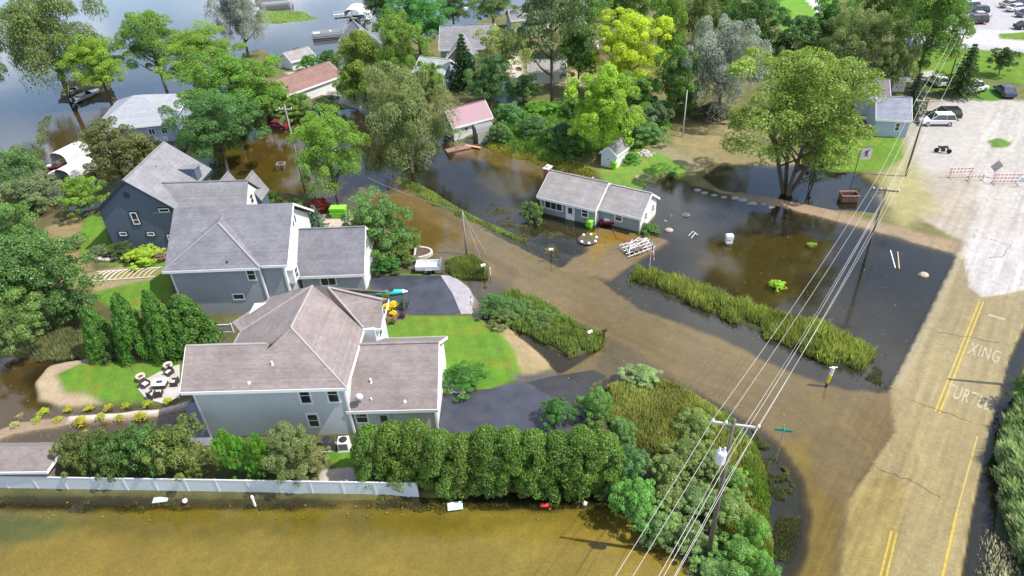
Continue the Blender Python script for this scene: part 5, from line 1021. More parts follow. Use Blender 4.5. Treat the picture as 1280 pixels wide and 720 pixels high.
carp(397,141,30,PB,'hatch','blue car under the trees by the canal lane')
carp(345,158,165,PR,'sedan','red car standing in flood water under the feathery locust')
carp(346,146,10,PW,'van','white van half hidden under the feathery locust')
carp(327,152,170,PK,'suv','black suv in the shade left of the red car')
carp(1016,83,10,PW,'hatch','small white car glimpsed between the far trees')
# motorcycle
g=W(1177,193);mo=empty('motorcycle',(g.x,g.y,hz(g.x,g.y)),'dark motorcycle parked on the open gravel','motorcycle',rz=rad(-25))
for xx in(-.75,.75):
    q=MB().lathe([(.2,-.07),(.31,-.06),(.33,0),(.31,.06),(.2,.07)],16).build('wheel',TYRE,mo);q.location=(xx,0,.33);q.rotation_euler=(rad(90),0,0)
MB().tube([(-.6,0,.65),(0,0,.85),(.35,0,.95),(.75,0,.35)],[.1,.18,.17,.05],8).box(0,0,.45,.5,.35,.4).build('frame',PK,mo,bevel=.02)
MB().box(-.35,0,.85,.75,.32,.12).build('seat',DARK,mo,bevel=.03);MB().tube([(.35,-.42,1.1),(.5,0,1.0),(.35,.42,1.1)],.025,6).build('handlebar',STEEL,mo);MB().tube([(-.9,.2,.35),(.2,.2,.32)],.05,8).build('exhaust',STEEL,mo)
# utility trailer
g=W(520,345);tl=empty('utility_trailer',(g.x,g.y,hz(g.x,g.y)),'white open utility trailer parked by the stone planter ring','trailer',rz=rad(-4))
tb=MB();tb.b2(0,2.7,0,1.5,.45,.52);tb.b2(0,2.7,0,.05,.45,.95);tb.b2(0,2.7,1.45,1.5,.45,.95);tb.b2(0,.05,0,1.5,.45,.95);tb.build('box',mat('trailer_white',(.66,.67,.68),.5,.08),tl)
MB().b2(2.7,2.76,0,1.5,.45,1.25).build('tailgate',STEEL,tl);MB().tube([(0,.4,.45),(-.9,.75,.42),(0,1.1,.45)],.04,6).tube([(-.9,.75,.0),(-.9,.75,.6)],.03,6).build('hitch',STEEL,tl)
for yy in(-.1,1.6):
    q=MB().lathe([(.16,-.08),(.27,-.08),(.28,0),(.27,.08),(.16,.08)],14).build('wheel',TYRE,tl);q.location=(1.5,yy,.28);q.rotation_euler=(rad(90),0,0)
    MB().b2(1.1,1.9,yy-.12,yy+.12,.58,.62).build('fender',STEEL,tl)
# bins
LG=mat('lime_plastic',(.2,.6,.03),.5,.05)
def bin_(px,py,s,rz,label,cat,wheels=False):
    g=W(px,py);o=empty('waste_bin',(g.x,g.y,hz(g.x,g.y)),label,cat,rz=rad(rz));a,b,h=s
    q=MB();k=.86;v=[(-a/2*k,-b/2*k,0),(a/2*k,-b/2*k,0),(a/2*k,b/2*k,0),(-a/2*k,b/2*k,0),(-a/2,-b/2,h),(a/2,-b/2,h),(a/2,b/2,h),(-a/2,b/2,h)]
    q.add(v,[(3,2,1,0),(0,1,5,4),(1,2,6,5),(2,3,7,6),(3,0,4,7)]);q.b2(-a/2-.05,a/2+.05,-b/2-.05,b/2+.05,h-.08,h);q.build('body',LG,o,bevel=.01)
    MB().box(0,0,h+.04,a*1.02,b*1.02,.06,0,rad(-3)).build('lid',mat('lime_lid',(.24,.68,.05),.5,.05),o);MB().b2(-a/2-.04,a/2+.04,-b/2-.1,-b/2-.05,h*.55,h*.65).build('lift_bar',LG,o)
bin_(425,273,(1.9,1.2,1.3),-5,'large bright lime green waste container on the flooded patio','waste container')
bin_(737,283,(.65,.7,1.0),-33,'lime green wheelie bin leaning at the ranch house porch','wheelie bin')
bin_(571,173,(1.0,.7,1.0),20,'lime green bin beside the pink roofed building','waste bin')
bin_(767,213,(.8,.6,.9),-30,'lime green bin at the small white garden shed','waste bin')
# rusty open dumpster
g=W(1060,250);du=empty('dumpster',(g.x,g.y,-.1),'rusty brown open topped dumpster standing in the puddle','dumpster',rz=rad(-6));RU=mat('rusty_brown',(.22,.11,.09),.8,.25,3)
d=MB();d.b2(-1,1,-.6,-.54,0,1.0);d.b2(-1,1,.54,.6,0,1.0);d.b2(-1,-.94,-.54,.54,0,1.);d.b2(.94,1,-.54,.54,0,1.);d.b2(-.94,.94,-.54,.54,.0,.1)
for k in range(5): d.b2(-.85+k*.4,-.78+k*.4,-.66,-.6,.05,.9)
d.build('body',RU,du);MB().b2(-1.05,1.05,-.68,-.6,.92,1.02).b2(-1.05,1.05,.6,.68,.92,1.02).build('rim',mat('worn_tan_rim',(.4,.27,.2),.7,.2),du)
# barricades and diamond sign
RED=mat('reflective_red',(.62,.04,.03),.5,.05)
def barricade(px,py,Lb,n,rz,label,posts=True,hh=1.4):
    g=W(px,py);o=empty('road_barricade',(g.x,g.y,hz(g.x,g.y)),label,'barricade','striped barricades closing the road',rz=rad(rz))
    for k in range(n):
        z=hh-k*.45;MB().b2(-Lb/2,Lb/2,-.02,.02,z-.2,z).build('rail',WHITE,o);s=MB();m=int(Lb/.45)
        for i in range(m):
            x0=-Lb/2+.05+i*.45;s.prism([(x0,-.025,z-.198),(x0+.2,-.025,z-.198),(x0+.38,-.025,z-.002),(x0+.18,-.025,z-.002)],(0,.05,0))
        s.build('stripes',RED,o)
    for x_ in(-Lb/2+.4,Lb/2-.4): MB().b2(x_-.04,x_+.04,-.03,.03,0,hh).b2(x_-.04,x_+.04,-.6,.6,0,.06).build('upright',STEEL,o)
    return o
barricade(1198,224,3.2,2,-3,'left striped red and white barricade on the gravel road')
barricade(1218,228,2.6,1,-3,'low single rail striped barricade between the other two',hh=.8)
barricade(1255,232,3.6,3,-6,'tall three rail striped barricade beside the closure sign')
g=W(1240,224);sg=empty('warning_sign',(g.x,g.y,hz(g.x,g.y)),'grey back of a diamond warning sign behind the barricades','sign');b=MB().box(0,0,1.6,1.15,.03,1.15,0,0,rad(45));b.build('panel',mat('sign_back',(.28,.27,.28),.4,.1,metal=.3),sg);MB().b2(-.03,.03,-.06,-.02,0,1.0).b2(-.6,.6,-.07,-.02,0,.05).build('stand',STEEL,sg)
g=W(1276,236);sg=empty('closure_sign',(g.x,g.y,hz(g.x,g.y)),'white road closed board at the right end of the barricades','sign',rz=rad(-6));MB().b2(-.75,.75,-.02,.02,.5,1.3).build('panel',WHITE,sg);MB().b2(-.6,-.54,.02,.06,0,1.2).b2(.54,.6,.02,.06,0,1.2).build('stand',STEEL,sg)
def flat_text(txt,size,par,loc,rot,m,name='lettering'):
    cu=bpy.data.curves.new(txt,'FONT');cu.body=txt;cu.size=size;cu.align_x='CENTER';cu.align_y='CENTER';cu.extrude=.004
    o=bpy.data.objects.new('t',cu);C.objects.link(o);bpy.context.view_layer.update();me=bpy.data.meshes.new_from_object(o.evaluated_get(bpy.context.evaluated_depsgraph_get()));bpy.data.objects.remove(o)
    q=link(name,me,m,par);q.location=loc;q.rotation_euler=rot;return q
flat_text('ROAD\nCLOSED',.33,sg,(0,-.03,1.02),(rad(90),0,0),DARK)
# street name sign
g=W(970,575);st=empty('street_sign',(g.x,g.y,-.1),'green street name sign on a pole at the flooded junction','sign',rz=rad(-15));TEAL=mat('sign_teal',(.02,.30,.24),.4,.05)
hs=top_height(970,575,538);MB().tube([(0,0,-.2),(0,0,hs)],.035,8).build('post',STEEL,st);MB().box(0,0,hs+.1,1.25,.03,.24).build('name_plate',TEAL,st);MB().box(.0,.0,hs+.34,.9,.03,.22,rad(85)).build('cross_plate',TEAL,st)
# yellow marker at reed tip
g=W(1033,482);mk=empty('marker_post',(g.x,g.y,-.15),'yellow and white marker post in the shallows at the reed tip','marker post');MB().tube([(0,0,-.1),(0,0,.7)],[.13,.1],10).build('base',mat('marker_dark',(.1,.03,.06),.6,.1),mk)
MB().tube([(0,0,.5),(.1,0,1.4)],[.12,.16],10).build('sleeve',mat('marker_yellow',(.75,.55,.02),.5,.05),mk);MB().tube([(.1,0,1.4),(.15,0,2.2)],[.13,.15],10).tube([(-.2,0,2.2),(.5,0,2.2)],.04,6).build('cap',WHITE,mk)
# small white posts and mailboxes
def mailbox(px,py,ty,label,m=WHITE,rz=0,post=DARK):
    g=W(px,py);h=top_height(px,py,ty);z0=hz(g.x,g.y);o=empty('mailbox',(g.x,g.y,z0),label,'mailbox',rz=rad(rz));MB().box(0,0,h/2-.1,.1,.1,h-.1).build('post',post,o)
    pr=[(-.25,-.11,h-.25),(-.25,.11,h-.25),(-.25,.11,h-.08),(-.25,.06,h),(-.25,-.06,h),(-.25,-.11,h-.08)];MB().prism(pr[::-1],(.5,0,0)).build('box',m,o,bevel=.01);MB().box(.1,-.13,h-.05,.04,.02,.18).build('flag',RED,o)
mailbox(689,326,307,'white mailbox on a dark post at the flooded ranch house ditch');mailbox(737,424,414,'white mailbox at the tip of the roadside island, left of the pair',rz=30);mailbox(755,426,412,'black and white mailbox at the tip of the roadside island, right of the pair',PK,20);mailbox(605,346,328,'small white mailbox at the right side of the tall grass clump',rz=15)
g=W(613,344);po=empty('marker_stake',(g.x,g.y,-.1),'short white stake in water beside the tall grass clump','stake');MB().tube([(0,0,-.1),(0,0,1.1)],.05,6).build('rod',WHITE,po);MB().tube([(-.1,0,1.0),(.1,0,1.0)],.03,6).build('peg',WHITE,po)
# us flag on a pole
g=W(812,334);fh=top_height(812,334,304);fl_=empty('flag',(g.x,g.y,-.1),'small striped flag drooping from a pole at the flooded ranch driveway','flag');MB().tube([(0,0,-.2),(.02,0,fh+.2)],.03,8).build('pole',WHITE,fl_);MB().lathe([(.02,0),(.06,.05),(.02,.1)],8,(.02,0,fh+.2)).build('finial',STEEL,fl_)
for k in range(7):
    for c_ in range(2):
        pass
st=MB();wh=MB();bl=MB();Lf,Hf=1.5,1.0
def fp(u,v): # u along the fly (droops), v down hoist
    return Vector((.05+u*.42+.05*math.sin(v*9+u*3),.10*math.sin(u*7+v*2),fh-v*.55-u*1.7))
for k in range(13):
    tgt=st if k%2==0 else wh
    for i in range(10):
        u0,u1=i/10,(i+1)/10
        if k<7 and u1<=.4: continue
        v0,v1=k/13,(k+1)/13;tgt.prism([fp(u0,v0),fp(u1,v0),fp(u1,v1),fp(u0,v1)],(0,.012,0))
for i in range(4):
    for k in range(7): u0,u1,v0,v1=i/10,(i+1)/10,k/13,(k+1)/13;bl.prism([fp(u0,v0),fp(u1,v0),fp(u1,v1),fp(u0,v1)],(0,.012,0))
f_=wh.build('cloth',WHITE,fl_);st.build('red_stripes',RED,f_);bl.build('canton',mat('flag_navy',(.03,.04,.2),.6,.05),f_)
# boat lift / dock frame wreck on ranch driveway
g=W(797,312);bl_=empty('dock_wreck',(g.x,g.y,-.05),'tangle of white dock rails and frames piled on the flooded ranch driveway','dock frame',rz=rad(20))
b=MB();r_=random.Random(5)
for i in range(5): b.tube([(-1.8,-1.+i*.5,.15+.1*i),(1.7,-.9+i*.5,.5)],.045,6)
for i in range(6): b.tube([(-1.5+i*.6,-1.1,.25),(-1.4+i*.6,1.2,.6)],.04,6)
b.build('rails',mat('aluminium_white',(.66,.66,.68),.4,.1,metal=.2),bl_);b=MB()
for i in range(9): a_=r_.random()*3;b.tube([(r_.uniform(-1.5,1),r_.uniform(-1,1),.3),(r_.uniform(-1,1.6),r_.uniform(-1,1),1.0)],.035,5)
b.build('loose_poles',WHITE,bl_);MB().box(-.3,.3,.35,2.4,.5,.1,.4).box(.2,-.3,.4,2.2,.4,.1,.2).build('planks',mat('brown_plank',(.14,.08,.06),.8,.2),bl_)
# red boat cover / jet ski by garage
g=W(765,280);js=empty('watercraft',(g.x,g.y,-.05),'red and white personal watercraft pushed against the ranch garage','watercraft',rz=rad(-5))
hull=[(-1.6,.25),(-1.4,.55),(.2,.5),(1.4,.3),(.6,.1),(-1.2,0)]
def hullmesh(L,Wd,H,n=9):
    m=MB();vs=[];
    for i in range(n):
        t=i/(n-1);x=-L/2+L*t;w=Wd/2*(1-max(0,t-.45)**2*3.3) if t>.45 else Wd/2*.95;w=max(w,.03);zk=.0+.35*H*max(0,t-.6)**1.5*3
        vs+=[(x,-w,H),(x,-w*.75,H*.35+zk*.6),(x,0,zk),(x,w*.75,H*.35+zk*.6),(x,w,H)]
    fs=[]
    for i in range(n-1):
        for j in range(4): a=i*5+j;fs.append((a+1,a,a+5,a+6))
        fs.append((i*5,i*5+4,(i+1)*5+4,(i+1)*5))
    fs.append((0,1,2,3,4));fs.append(tuple((n-1)*5+j for j in(4,3,2,1,0)));return m.add(vs,fs)
hullmesh(2.9,1.1,.5).build('hull',PR,js);MB().box(-.4,0,.68,1.2,.4,.35).build('seat',WHITE,js,bevel=.06);MB().tube([(.2,-.35,.95),(.35,0,.9),(.2,.35,.95)],.03,6).tube([(.5,0,.45),(.3,0,.9)],.06,6).build('handlebar',DARK,js)
def boat(px,py,L,Wd,rz,m,label,canopy=None,pont=False,cat='boat',z=0,rod=True):
    g=W(px,py);o=empty('boat',(g.x,g.y,z),label,cat,rz=rad(rz))
    if pont:
        for s in(-1,1): MB().tube([(-L/2,s*Wd*.38,.2),(L/2-.5,s*Wd*.38,.2),(L/2,s*Wd*.38,.4)],[.28,.28,.05],10).build('pontoon',STEEL,o)
        MB().b2(-L/2,L/2-.3,-Wd/2,Wd/2,.48,.58).build('deck',mat('deck_grey',(.3,.29,.28),.7,.1),o)
        b=MB();b.b2(-L/2,L/2-.3,-Wd/2,-Wd/2+.05,.58,1.25);b.b2(-L/2,L/2-.3,Wd/2-.05,Wd/2,.58,1.25);b.b2(-L/2,-L/2+.05,-Wd/2,Wd/2,.58,1.25);b.b2(L/2-.35,L/2-.3,-Wd/2,Wd/2,.58,1.25);b.build('rail_panel',m,o)
        MB().b2(-L/2+.2,-L/2+1.6,-Wd/2+.1,Wd/2-.1,.58,1.0).b2(L/2-1.6,L/2-.5,-Wd/2+.1,-Wd/2+.7,.58,1.0).b2(.2,.8,-.2,.5,.58,1.3).build('seats',mat('cream_vinyl',(.6,.58,.52),.6,.05),o,bevel=.04)
    else:
        hullmesh(L,Wd,.8).build('hull',m,o);MB().b2(-L*.38,L*.12,-Wd*.36,Wd*.36,.72,.84).build('cockpit',DARK,o);MB().b2(-L*.3,-L*.12,-Wd*.3,Wd*.3,.84,1.05).build('seats',mat('cream_vinyl',(.6,.58,.52),.6,.05),o,bevel=.04)
        MB().prism([(L*.1,-Wd*.35,.8),(L*.1,Wd*.35,.8),(L*.02,Wd*.32,1.25),(L*.02,-Wd*.32,1.25)],(.03,0,.0)).build('windscreen',GLASS,o);MB().box(-L/2-.15,0,.7,.35,.45,.8).build('outboard',DARK,o,bevel=.05)
    if canopy:
        for sx_ in(-1,1):
            for sy_ in(-1,1): MB().tube([(sx_*L*.3,sy_*Wd*.45,.5),(sx_*L*.3,sy_*Wd*.45,2.5)],.03,5).build('canopy_post',STEEL,o)
        v=[];n=9
        for i in range(n): a=math.pi*i/(n-1);v.append((0,-Wd*.55*math.cos(a),2.3+.35*math.sin(a)))
        m_=MB()
        for i in range(n-1):
            p,q=v[i],v[i+1];m_.prism([(-L*.4,p[1],p[2]),(L*.4,p[1],p[2]),(L*.4,q[1],q[2]),(-L*.4,q[1],q[2])],(0,0,.04))
        m_.build('canopy',canopy,o)
    return o
boat(411,46,7,2.6,8,PS,'grey and white pontoon boat moored in the canal',None,True,'pontoon boat')
boat(571,15,6,2.2,15,PW,'white speedboat moored at the top of the canal')
boat(110,122,6,2.2,70,PW,'white boat moored in the shade of the huge lake shore willow')
boat(92,118,5,2,100,PG,'small grey boat left of the white boat under the willow')
boat(70,214,2.9,1.1,10,PR,'red watercraft beside the white boat canopies',cat='watercraft');boat(76,222,2.9,1.1,-10,PW,'white watercraft just in front of the red one',cat='watercraft')
# canopied boat lifts
def lift(px,py,L,Wd,rz,m,label,h=2.6):
    g=W(px,py);o=empty('boat_lift',(g.x,g.y,0),label,'boat lift',rz=rad(rz))
    for sx_ in(-1,1):
        for sy_ in(-1,1): MB().tube([(sx_*L*.42,sy_*Wd*.45,-.6),(sx_*L*.42,sy_*Wd*.45,h)],.05,6).build('post',STEEL,o)
    n=9;v=[(-Wd*.54,h-1.3)]+[(-Wd*.52*math.cos(math.pi*i/(n-1)),h-.35+.7*math.sin(math.pi*i/(n-1))) for i in range(n)]+[(Wd*.54,h-1.3)];n=len(v);m_=MB()
    for i in range(n-1):
        p,q=v[i],v[i+1];m_.prism([(-L/2,p[0],p[1]),(L/2,p[0],p[1]),(L/2,q[0],q[1]),(-L/2,q[0],q[1])],(0,.02,.05))
    m_.build('canopy',m,o);MB().b2(-L*.42,L*.42,-Wd*.45,-Wd*.4,.3,.42).b2(-L*.42,L*.42,Wd*.4,Wd*.45,.3,.42).b2(-.1,.1,-Wd*.45,Wd*.45,.3,.42).build('cradle',STEEL,o);return o
CV=mat('white_canvas',(.6,.6,.6),.7,.04)
lift(93,204,4.4,2.8,70,CV,'white domed boat canopy upper one by the lake house shore',2.2);lift(99,222,4.6,2.6,70,CV,'white domed boat canopy lower one half hidden by the bronze green tree',1.9)
lift(445,24,6,3.4,85,mat('cream_canvas',(.72,.62,.50),.7,.04),'boat lift with cream canopy in the canal');boat(445,26,5,2.2,85,PK,'dark boat held in the cream canopied lift')
lift(457,28,4.5,2.0,80,CV,'narrow white canopied lift right of the cream one',2.0)
g=W(428,20);dk=empty('dock',(g.x,g.y,0),'white railed dock left of the cream canopied lift','dock',rz=rad(10));MB().b2(-2,2,-.6,.6,.4,.5).build('deck',mat('dock_boards',(.45,.42,.38),.8,.1,2),dk)
for i in range(5): MB().tube([(-2+i,-.6,-.5),(-2+i,-.6,1.3)],.04,5).build('post',WHITE,dk)
MB().tube([(-2,-.6,1.3),(2,-.6,1.3)],.03,5).build('rail',WHITE,dk)
g=W(575,186);dk=empty('deck_boards',(g.x,g.y,0),'reddish wooden deck and tilted ramp board at the pink roofed building','deck',rz=rad(20));MB().b2(-2.2,1.5,-.8,.5,.05,.2).build('deck',mat('red_deck',(.24,.13,.11),.8,.2,2),dk);MB().box(1.9,-.5,.2,2.6,.45,.06,rad(-50)).build('ramp',mat('orange_board',(.5,.28,.2),.8,.1,2),dk)
# stone planter ring (half circle)
g=W(529,318);pl=empty('planter_ring',(g.x,g.y,-.05),'half round pale stone planter ring standing in water by the trailer','planter');b=MB()
pts=[(-.9+1.9*math.sin(math.pi*i/10),-1.15*math.cos(math.pi*i/10)) for i in range(11)]
for i in range(10):
    (x0,y0),(x1,y1)=pts[i],pts[i+1];b.box((x0+x1)/2,(y0+y1)/2,.2,math.hypot(x1-x0,y1-y0)+.05,.26,.5,math.atan2(y1-y0,x1-x0))
b.box(-.9,0,.2,.2,2.3,.5);b.build('wall',mat('pale_stone_wall',(.5,.46,.4),.8,.15,3),pl,bevel=.02)
MB().prism([(x*.86,y*.86,.28) for x,y in pts],(0,0,.05)).build('soil',mat('soil',(.09,.065,.045),.95,.3,4),pl)
# teal kayak on driveway bed
g=W(490,371);ky=empty('kayak',(g.x,g.y,hz(g.x,g.y)+.1),'turquoise kayak lying at the mulch bed by the dark driveway','kayak',rz=rad(4))
m_=MB().tube([(-1.7,0,.15),(-1.2,0,.2),(0,0,.22),(1.2,0,.2),(1.7,0,.15)],[.03,.24,.34,.24,.03],12);m_.build('hull',mat('turquoise_plastic',(.03,.45,.42),.35,.05),ky,smooth=True);MB().lathe([(.3,.0),(.3,.06),(.2,.06)],12,(0,0,.5)).build('cockpit',DARK,ky)
MB().tube([(1.2,0,.2),(1.7,0,.15)],[.25,.05],12).build('bow',WHITE,ky)
g=W(508,386);pf=empty('trellis_fence',(g.x,g.y,hz(g.x,g.y)),'short dark picket panel at the end of the mulch bed','fence',rz=rad(85))
for i in range(7): MB().b2(-.9+i*.3,-.8+i*.3,-.03,.03,0,.9+(.1 if i%2 else 0)).build('picket',mat('grey_picket',(.16,.15,.15),.8,.1),pf)
MB().b2(-.95,1.05,.03,.06,.6,.68).build('rail',mat('grey_picket',(.16,.15,.15),.8,.1),pf)
# patio furniture
WK=mat('dark_wicker',(.05,.045,.045),.7,.2);CU=mat('pale_cushion',(.6,.55,.5),.8,.06)
def chair(px,py,rz,label,round_=False):
    g=W(px,py);o=empty('patio_chair',(g.x,g.y,hz(g.x,g.y)+.06),label,'chair','patio chairs',rz=rad(rz))
    o.scale=(.82,.82,.85);MB().b2(-.38,.38,-.38,.38,.18,.34).build('seat',WK,o,bevel=.02);MB().b2(-.38,.38,.3,.4,.3,.85).build('backrest',WK,o,bevel=.02)
    for s in(-1,1): MB().b2(s*.4-.05,s*.4+.05,-.38,.38,.3,.6).build('armrest',WK,o)
    for sx_ in(-1,1):
        for sy_ in(-1,1): MB().b2(sx_*.34-.03,sx_*.34+.03,sy_*.34-.03,sy_*.34+.03,0,.2).build('leg',WK,o)
    MB().b2(-.3,.3,-.34,.28,.34,.44).build('cushion',CU,o,bevel=.03)
chair(184,486,60,'dark wicker chair at the left side of the round patio');chair(214,471,-30,'dark wicker chair at the top of the round patio');chair(221,484,-90,'dark wicker chair nearest the house wall on the patio');chair(193,500,150,'black chair at the front of the patio by the path');chair(201,498,190,'black chair right of the front patio chair')
g=W(203,486);ft=empty('fire_table',(g.x,g.y,hz(g.x,g.y)+.06),'low white topped fire table in the middle of the patio','table');MB().b2(-.55,.55,-.4,.4,0,.45).build('base',WK,ft);MB().b2(-.65,.65,-.5,.5,.45,.52).build('tabletop',mat('stone_top',(.6,.57,.54),.6,.06),ft,bevel=.01);MB().b2(-.25,.25,-.14,.14,.52,.56).build('burner',DARK,ft)
for (x,y,l) in((179,478,'pale round planter pot at the left patio corner'),(213,464,'pale round planter pot at the top of the patio')):
    g=W(x,y);o=empty('planter_pot',(g.x,g.y,hz(g.x,g.y)+.05),l,'pot');MB().lathe([(.25,0),(.38,.3),(.42,.55),(.36,.55),(.33,.45)],14).build('pot',mat('sand_pot',(.55,.47,.38),.8,.1),o,smooth=True)
    MB().lathe([(.3,.44),(.15,.46),(.02,.47)],12).build('soil',mat('soil',(.09,.065,.045),.95,.3,4),o)
g=W(221,540);hb=empty('covered_grill',(g.x,g.y,hz(g.x,g.y)),'long navy covered grill beside the tan roofed house wall','grill',rz=rad(70));MB().b2(-1.3,1.3,-.45,.45,.1,1.1).build('cover',mat('navy_cover',(.05,.065,.10),.6,.1,2,bump=.4),hb,bevel=.12);MB().b2(-1.2,1.2,-.4,.4,0,.1).build('base',DARK,hb)
# AC units
for (x,y,l,m_) in((432,563,'pale air conditioning unit with round fan beside the garage wall',WHITE),(412,562,'dark air conditioning unit left of the pale one',mat('dark_green_metal',(.05,.06,.055),.5,.1))):
    g=W(x,y);o=empty('air_conditioner',(g.x,g.y,hz(g.x,g.y)),l,'air conditioner');MB().b2(-.42,.42,-.42,.42,.05,.95).build('casing',m_,o,bevel=.02);MB().lathe([(.34,.95),(.34,.98),(.1,.99)],16).build('fan_grille',DARK,o);MB().b2(-.5,.5,-.5,.5,0,.05).build('pad',CONC,o)
    MB().b2(-.34,.34,-.425,-.421,.2,.85).build('coil_panel',mat('coil_grey',(.16,.16,.17),.6,.1),o)
# white low fence behind arborvitae
g0=W(255,420);g1_=W(292,420);o=empty('low_fence',(g0.x,g0.y,.2),'low white railing panel beside the grey roofed house wall','fence');Lx=g1_.x-g0.x
MB().b2(0,Lx,-.03,.03,1.0,1.1).b2(0,Lx,-.03,.03,.1,.2).build('rail',WHITE,o)
for i in range(3): MB().b2(Lx*i/2-.05,Lx*i/2+.05,-.05,.05,0,1.2).build('post',WHITE,o)
MB().b2(.05,Lx-.05,-.01,.01,.2,1.0).build('infill',mat('lattice_grey',(.35,.35,.34),.7,.2,6),o)
# garden hoop frame on house B lawn (row of arches)
g=W(160,346);hp=empty('hoop_frame',(g.x,g.y,.25),'row of low white and yellow hoops lying across the side lawn','garden hoops',rz=rad(2))
for i in range(11):
    x=-3.6+i*.62;MB().tube([(x+.9*(k/8)**.7*.8,-.9+1.9*k/8,.05+.25*math.sin(math.pi*k/8)) for k in range(9)],.035,5,True).build('hoop',WHITE if i<4 else mat('pale_yellow_tube',(.62,.62,.35),.5,.05),hp)
MB().tube([(-3.7,1.,.1),(3.6,1.,.1)],.035,5).tube([(-3.8,-.9,.1),(3.4,-.9,.1)],.03,5).build('side_rail',WHITE,hp)
g=W(115,341);wb_=empty('plank',(g.x,g.y,.15),'thin dark board lying beside the hoops on the muddy lawn','plank');MB().b2(-1.6,1.4,-.06,.06,0,.06).build('board',WOOD,wb_);MB().b2(1.2,1.3,-.3,.3,.06,.1).build('cleat',WOOD,wb_)
# stones round beds
SM=mat('field_stone',(.36,.34,.32),.85,.25,3,bump=.3)
def stone(p,s,label,cat='rock',group=None,m=SM,name='rock',sq=.6):
    r_=random.Random(int(p.x*100)+7);bm=bmesh.new();bmesh.ops.create_icosphere(bm,subdivisions=2,radius=1)
    for v in bm.verts: v.co*=1+.18*(r_.random()-.5);v.co=Vector((v.co.x*s,v.co.y*s*.8,v.co.z*s*sq))
    me=bpy.data.meshes.new(name);bm.to_mesh(me);bm.free();o=link(name,me,m,None,(p.x,p.y,max(hz(p.x,p.y),-.1)+s*.2));return tag(o,label,cat,group)
for i in range(16):
    t_=i/15;stone(W(108+t_*52,318+8*math.sin(t_*3.1)+2),.22+.08*(i%3),'rounded grey edging stone in front of the blue house bed',group='edging stones of the blue house bed')
r_=random.Random(9)
for i in range(34):
    a_=r_.random()*6.28;q=r_.random()**.5;stone(W(807+10*q*math.cos(a_),195+5.5*q*math.sin(a_)),.2+.18*r_.random(),'grey rubble stone in the heap on the bright lawn',group='rubble heap on the bright lawn')
for i in range(20):
    a_=i/20*6.28;stone(W(803+9*math.cos(a_),225+3.4*math.sin(a_)),.22,'reddish stone of the fire pit ring on the bright lawn',group='fire pit ring stones',m=mat('red_stone',(.33,.21,.18),.85,.25,3))
for i,(x,y,s,l) in enumerate([(836,288,.5,'tan boulder in the dark pond nearest the ranch garage'),(857,269,.5,'grey boulder farther out in the dark pond'),(832,276,.25,'small pale stone between the two pond boulders'),(839,269,.2,'tiny pale stone left of the grey boulder'),(1154,344,.55,'light stone just under water near the main road')]):
    stone(W(x,y),s,l,m=mat('tan_stone',(.36,.32,.24),.85,.2,3))
for i in range(9):
    stone(W(870+i*12+r_.uniform(-3,3),238+i*2.6+r_.uniform(-1,1)),.3+.3*r_.random(),'pale rubble rock on the shore of the pond',group='pale rubble along the pond shore',m=mat('pale_rubble',(.30,.28,.25),.85,.2,3),sq=.3)
# white object in pond: cooler/crate
g=W(911,303);o=empty('pump_box',(g.x,g.y,0),'white box floating in the dark pond','float box');MB().b2(-.35,.35,-.3,.3,-.1,.35).build('base',WHITE,o,bevel=.03);MB().b2(-.4,.4,-.33,.33,.5,1.0).build('lid',WHITE,o,bevel=.04);MB().b2(-.08,.08,-.08,.08,.3,.55).build('post',DARK,o)
g=W(866,295);o=empty('lawn_chair_frame',(g.x,g.y,0),'overturned thin white chair frame sticking out of the pond','chair frame');MB().tube([(-.5,0,.05),(0,.2,.5),(.5,.5,.05)],.04,6).build('front_leg',WHITE,o);MB().tube([(-.3,-.5,.05),(.2,-.1,.4),(.6,.1,.05)],.04,6).build('rear_leg',WHITE,o)
for i,(a_,b_,m_,l) in enumerate([((1113,313),(1119,335),WHITE,'white rod lying in the dark pond'),((1122,315),(1124,336),mat('tan_rod',(.5,.4,.2),.7,.1),'tan rod lying in the dark pond'),((868,307),(868,307.5),WHITE,'')]):
    if not l: continue
    tag(MB().tube([W(*a_,.05),W(*b_,.03)],.07,6).build('rod',m_),l,'rod')
# flower island in front of ranch
g=W(735,300);o=empty('flower_planter',(g.x,g.y,-.05),'weedy round planter with white stones before the ranch porch','planter');MB().lathe([(1.1,0),(1.2,.15),(1.0,.2),(.1,.25)],16).build('bed',mat('soil',(.09,.065,.045),.95,.3,4),o)
for i in range(6): MB().lathe([(.1,0),(.2,.08),(.12,.2),(.02,.24)],8,(1.0*math.cos(i*.9-2.5),1.0*math.sin(i*.9-2.5),.15)).build('stone',WHITE,o)
blades('weeds',[(724,300),(735,290),(746,294),(744,303),(732,307)],900,.5,(.28,.3,.06),'yellow green weeds growing in the round planter before the ranch porch','weeds',wd=.06,seed=31)
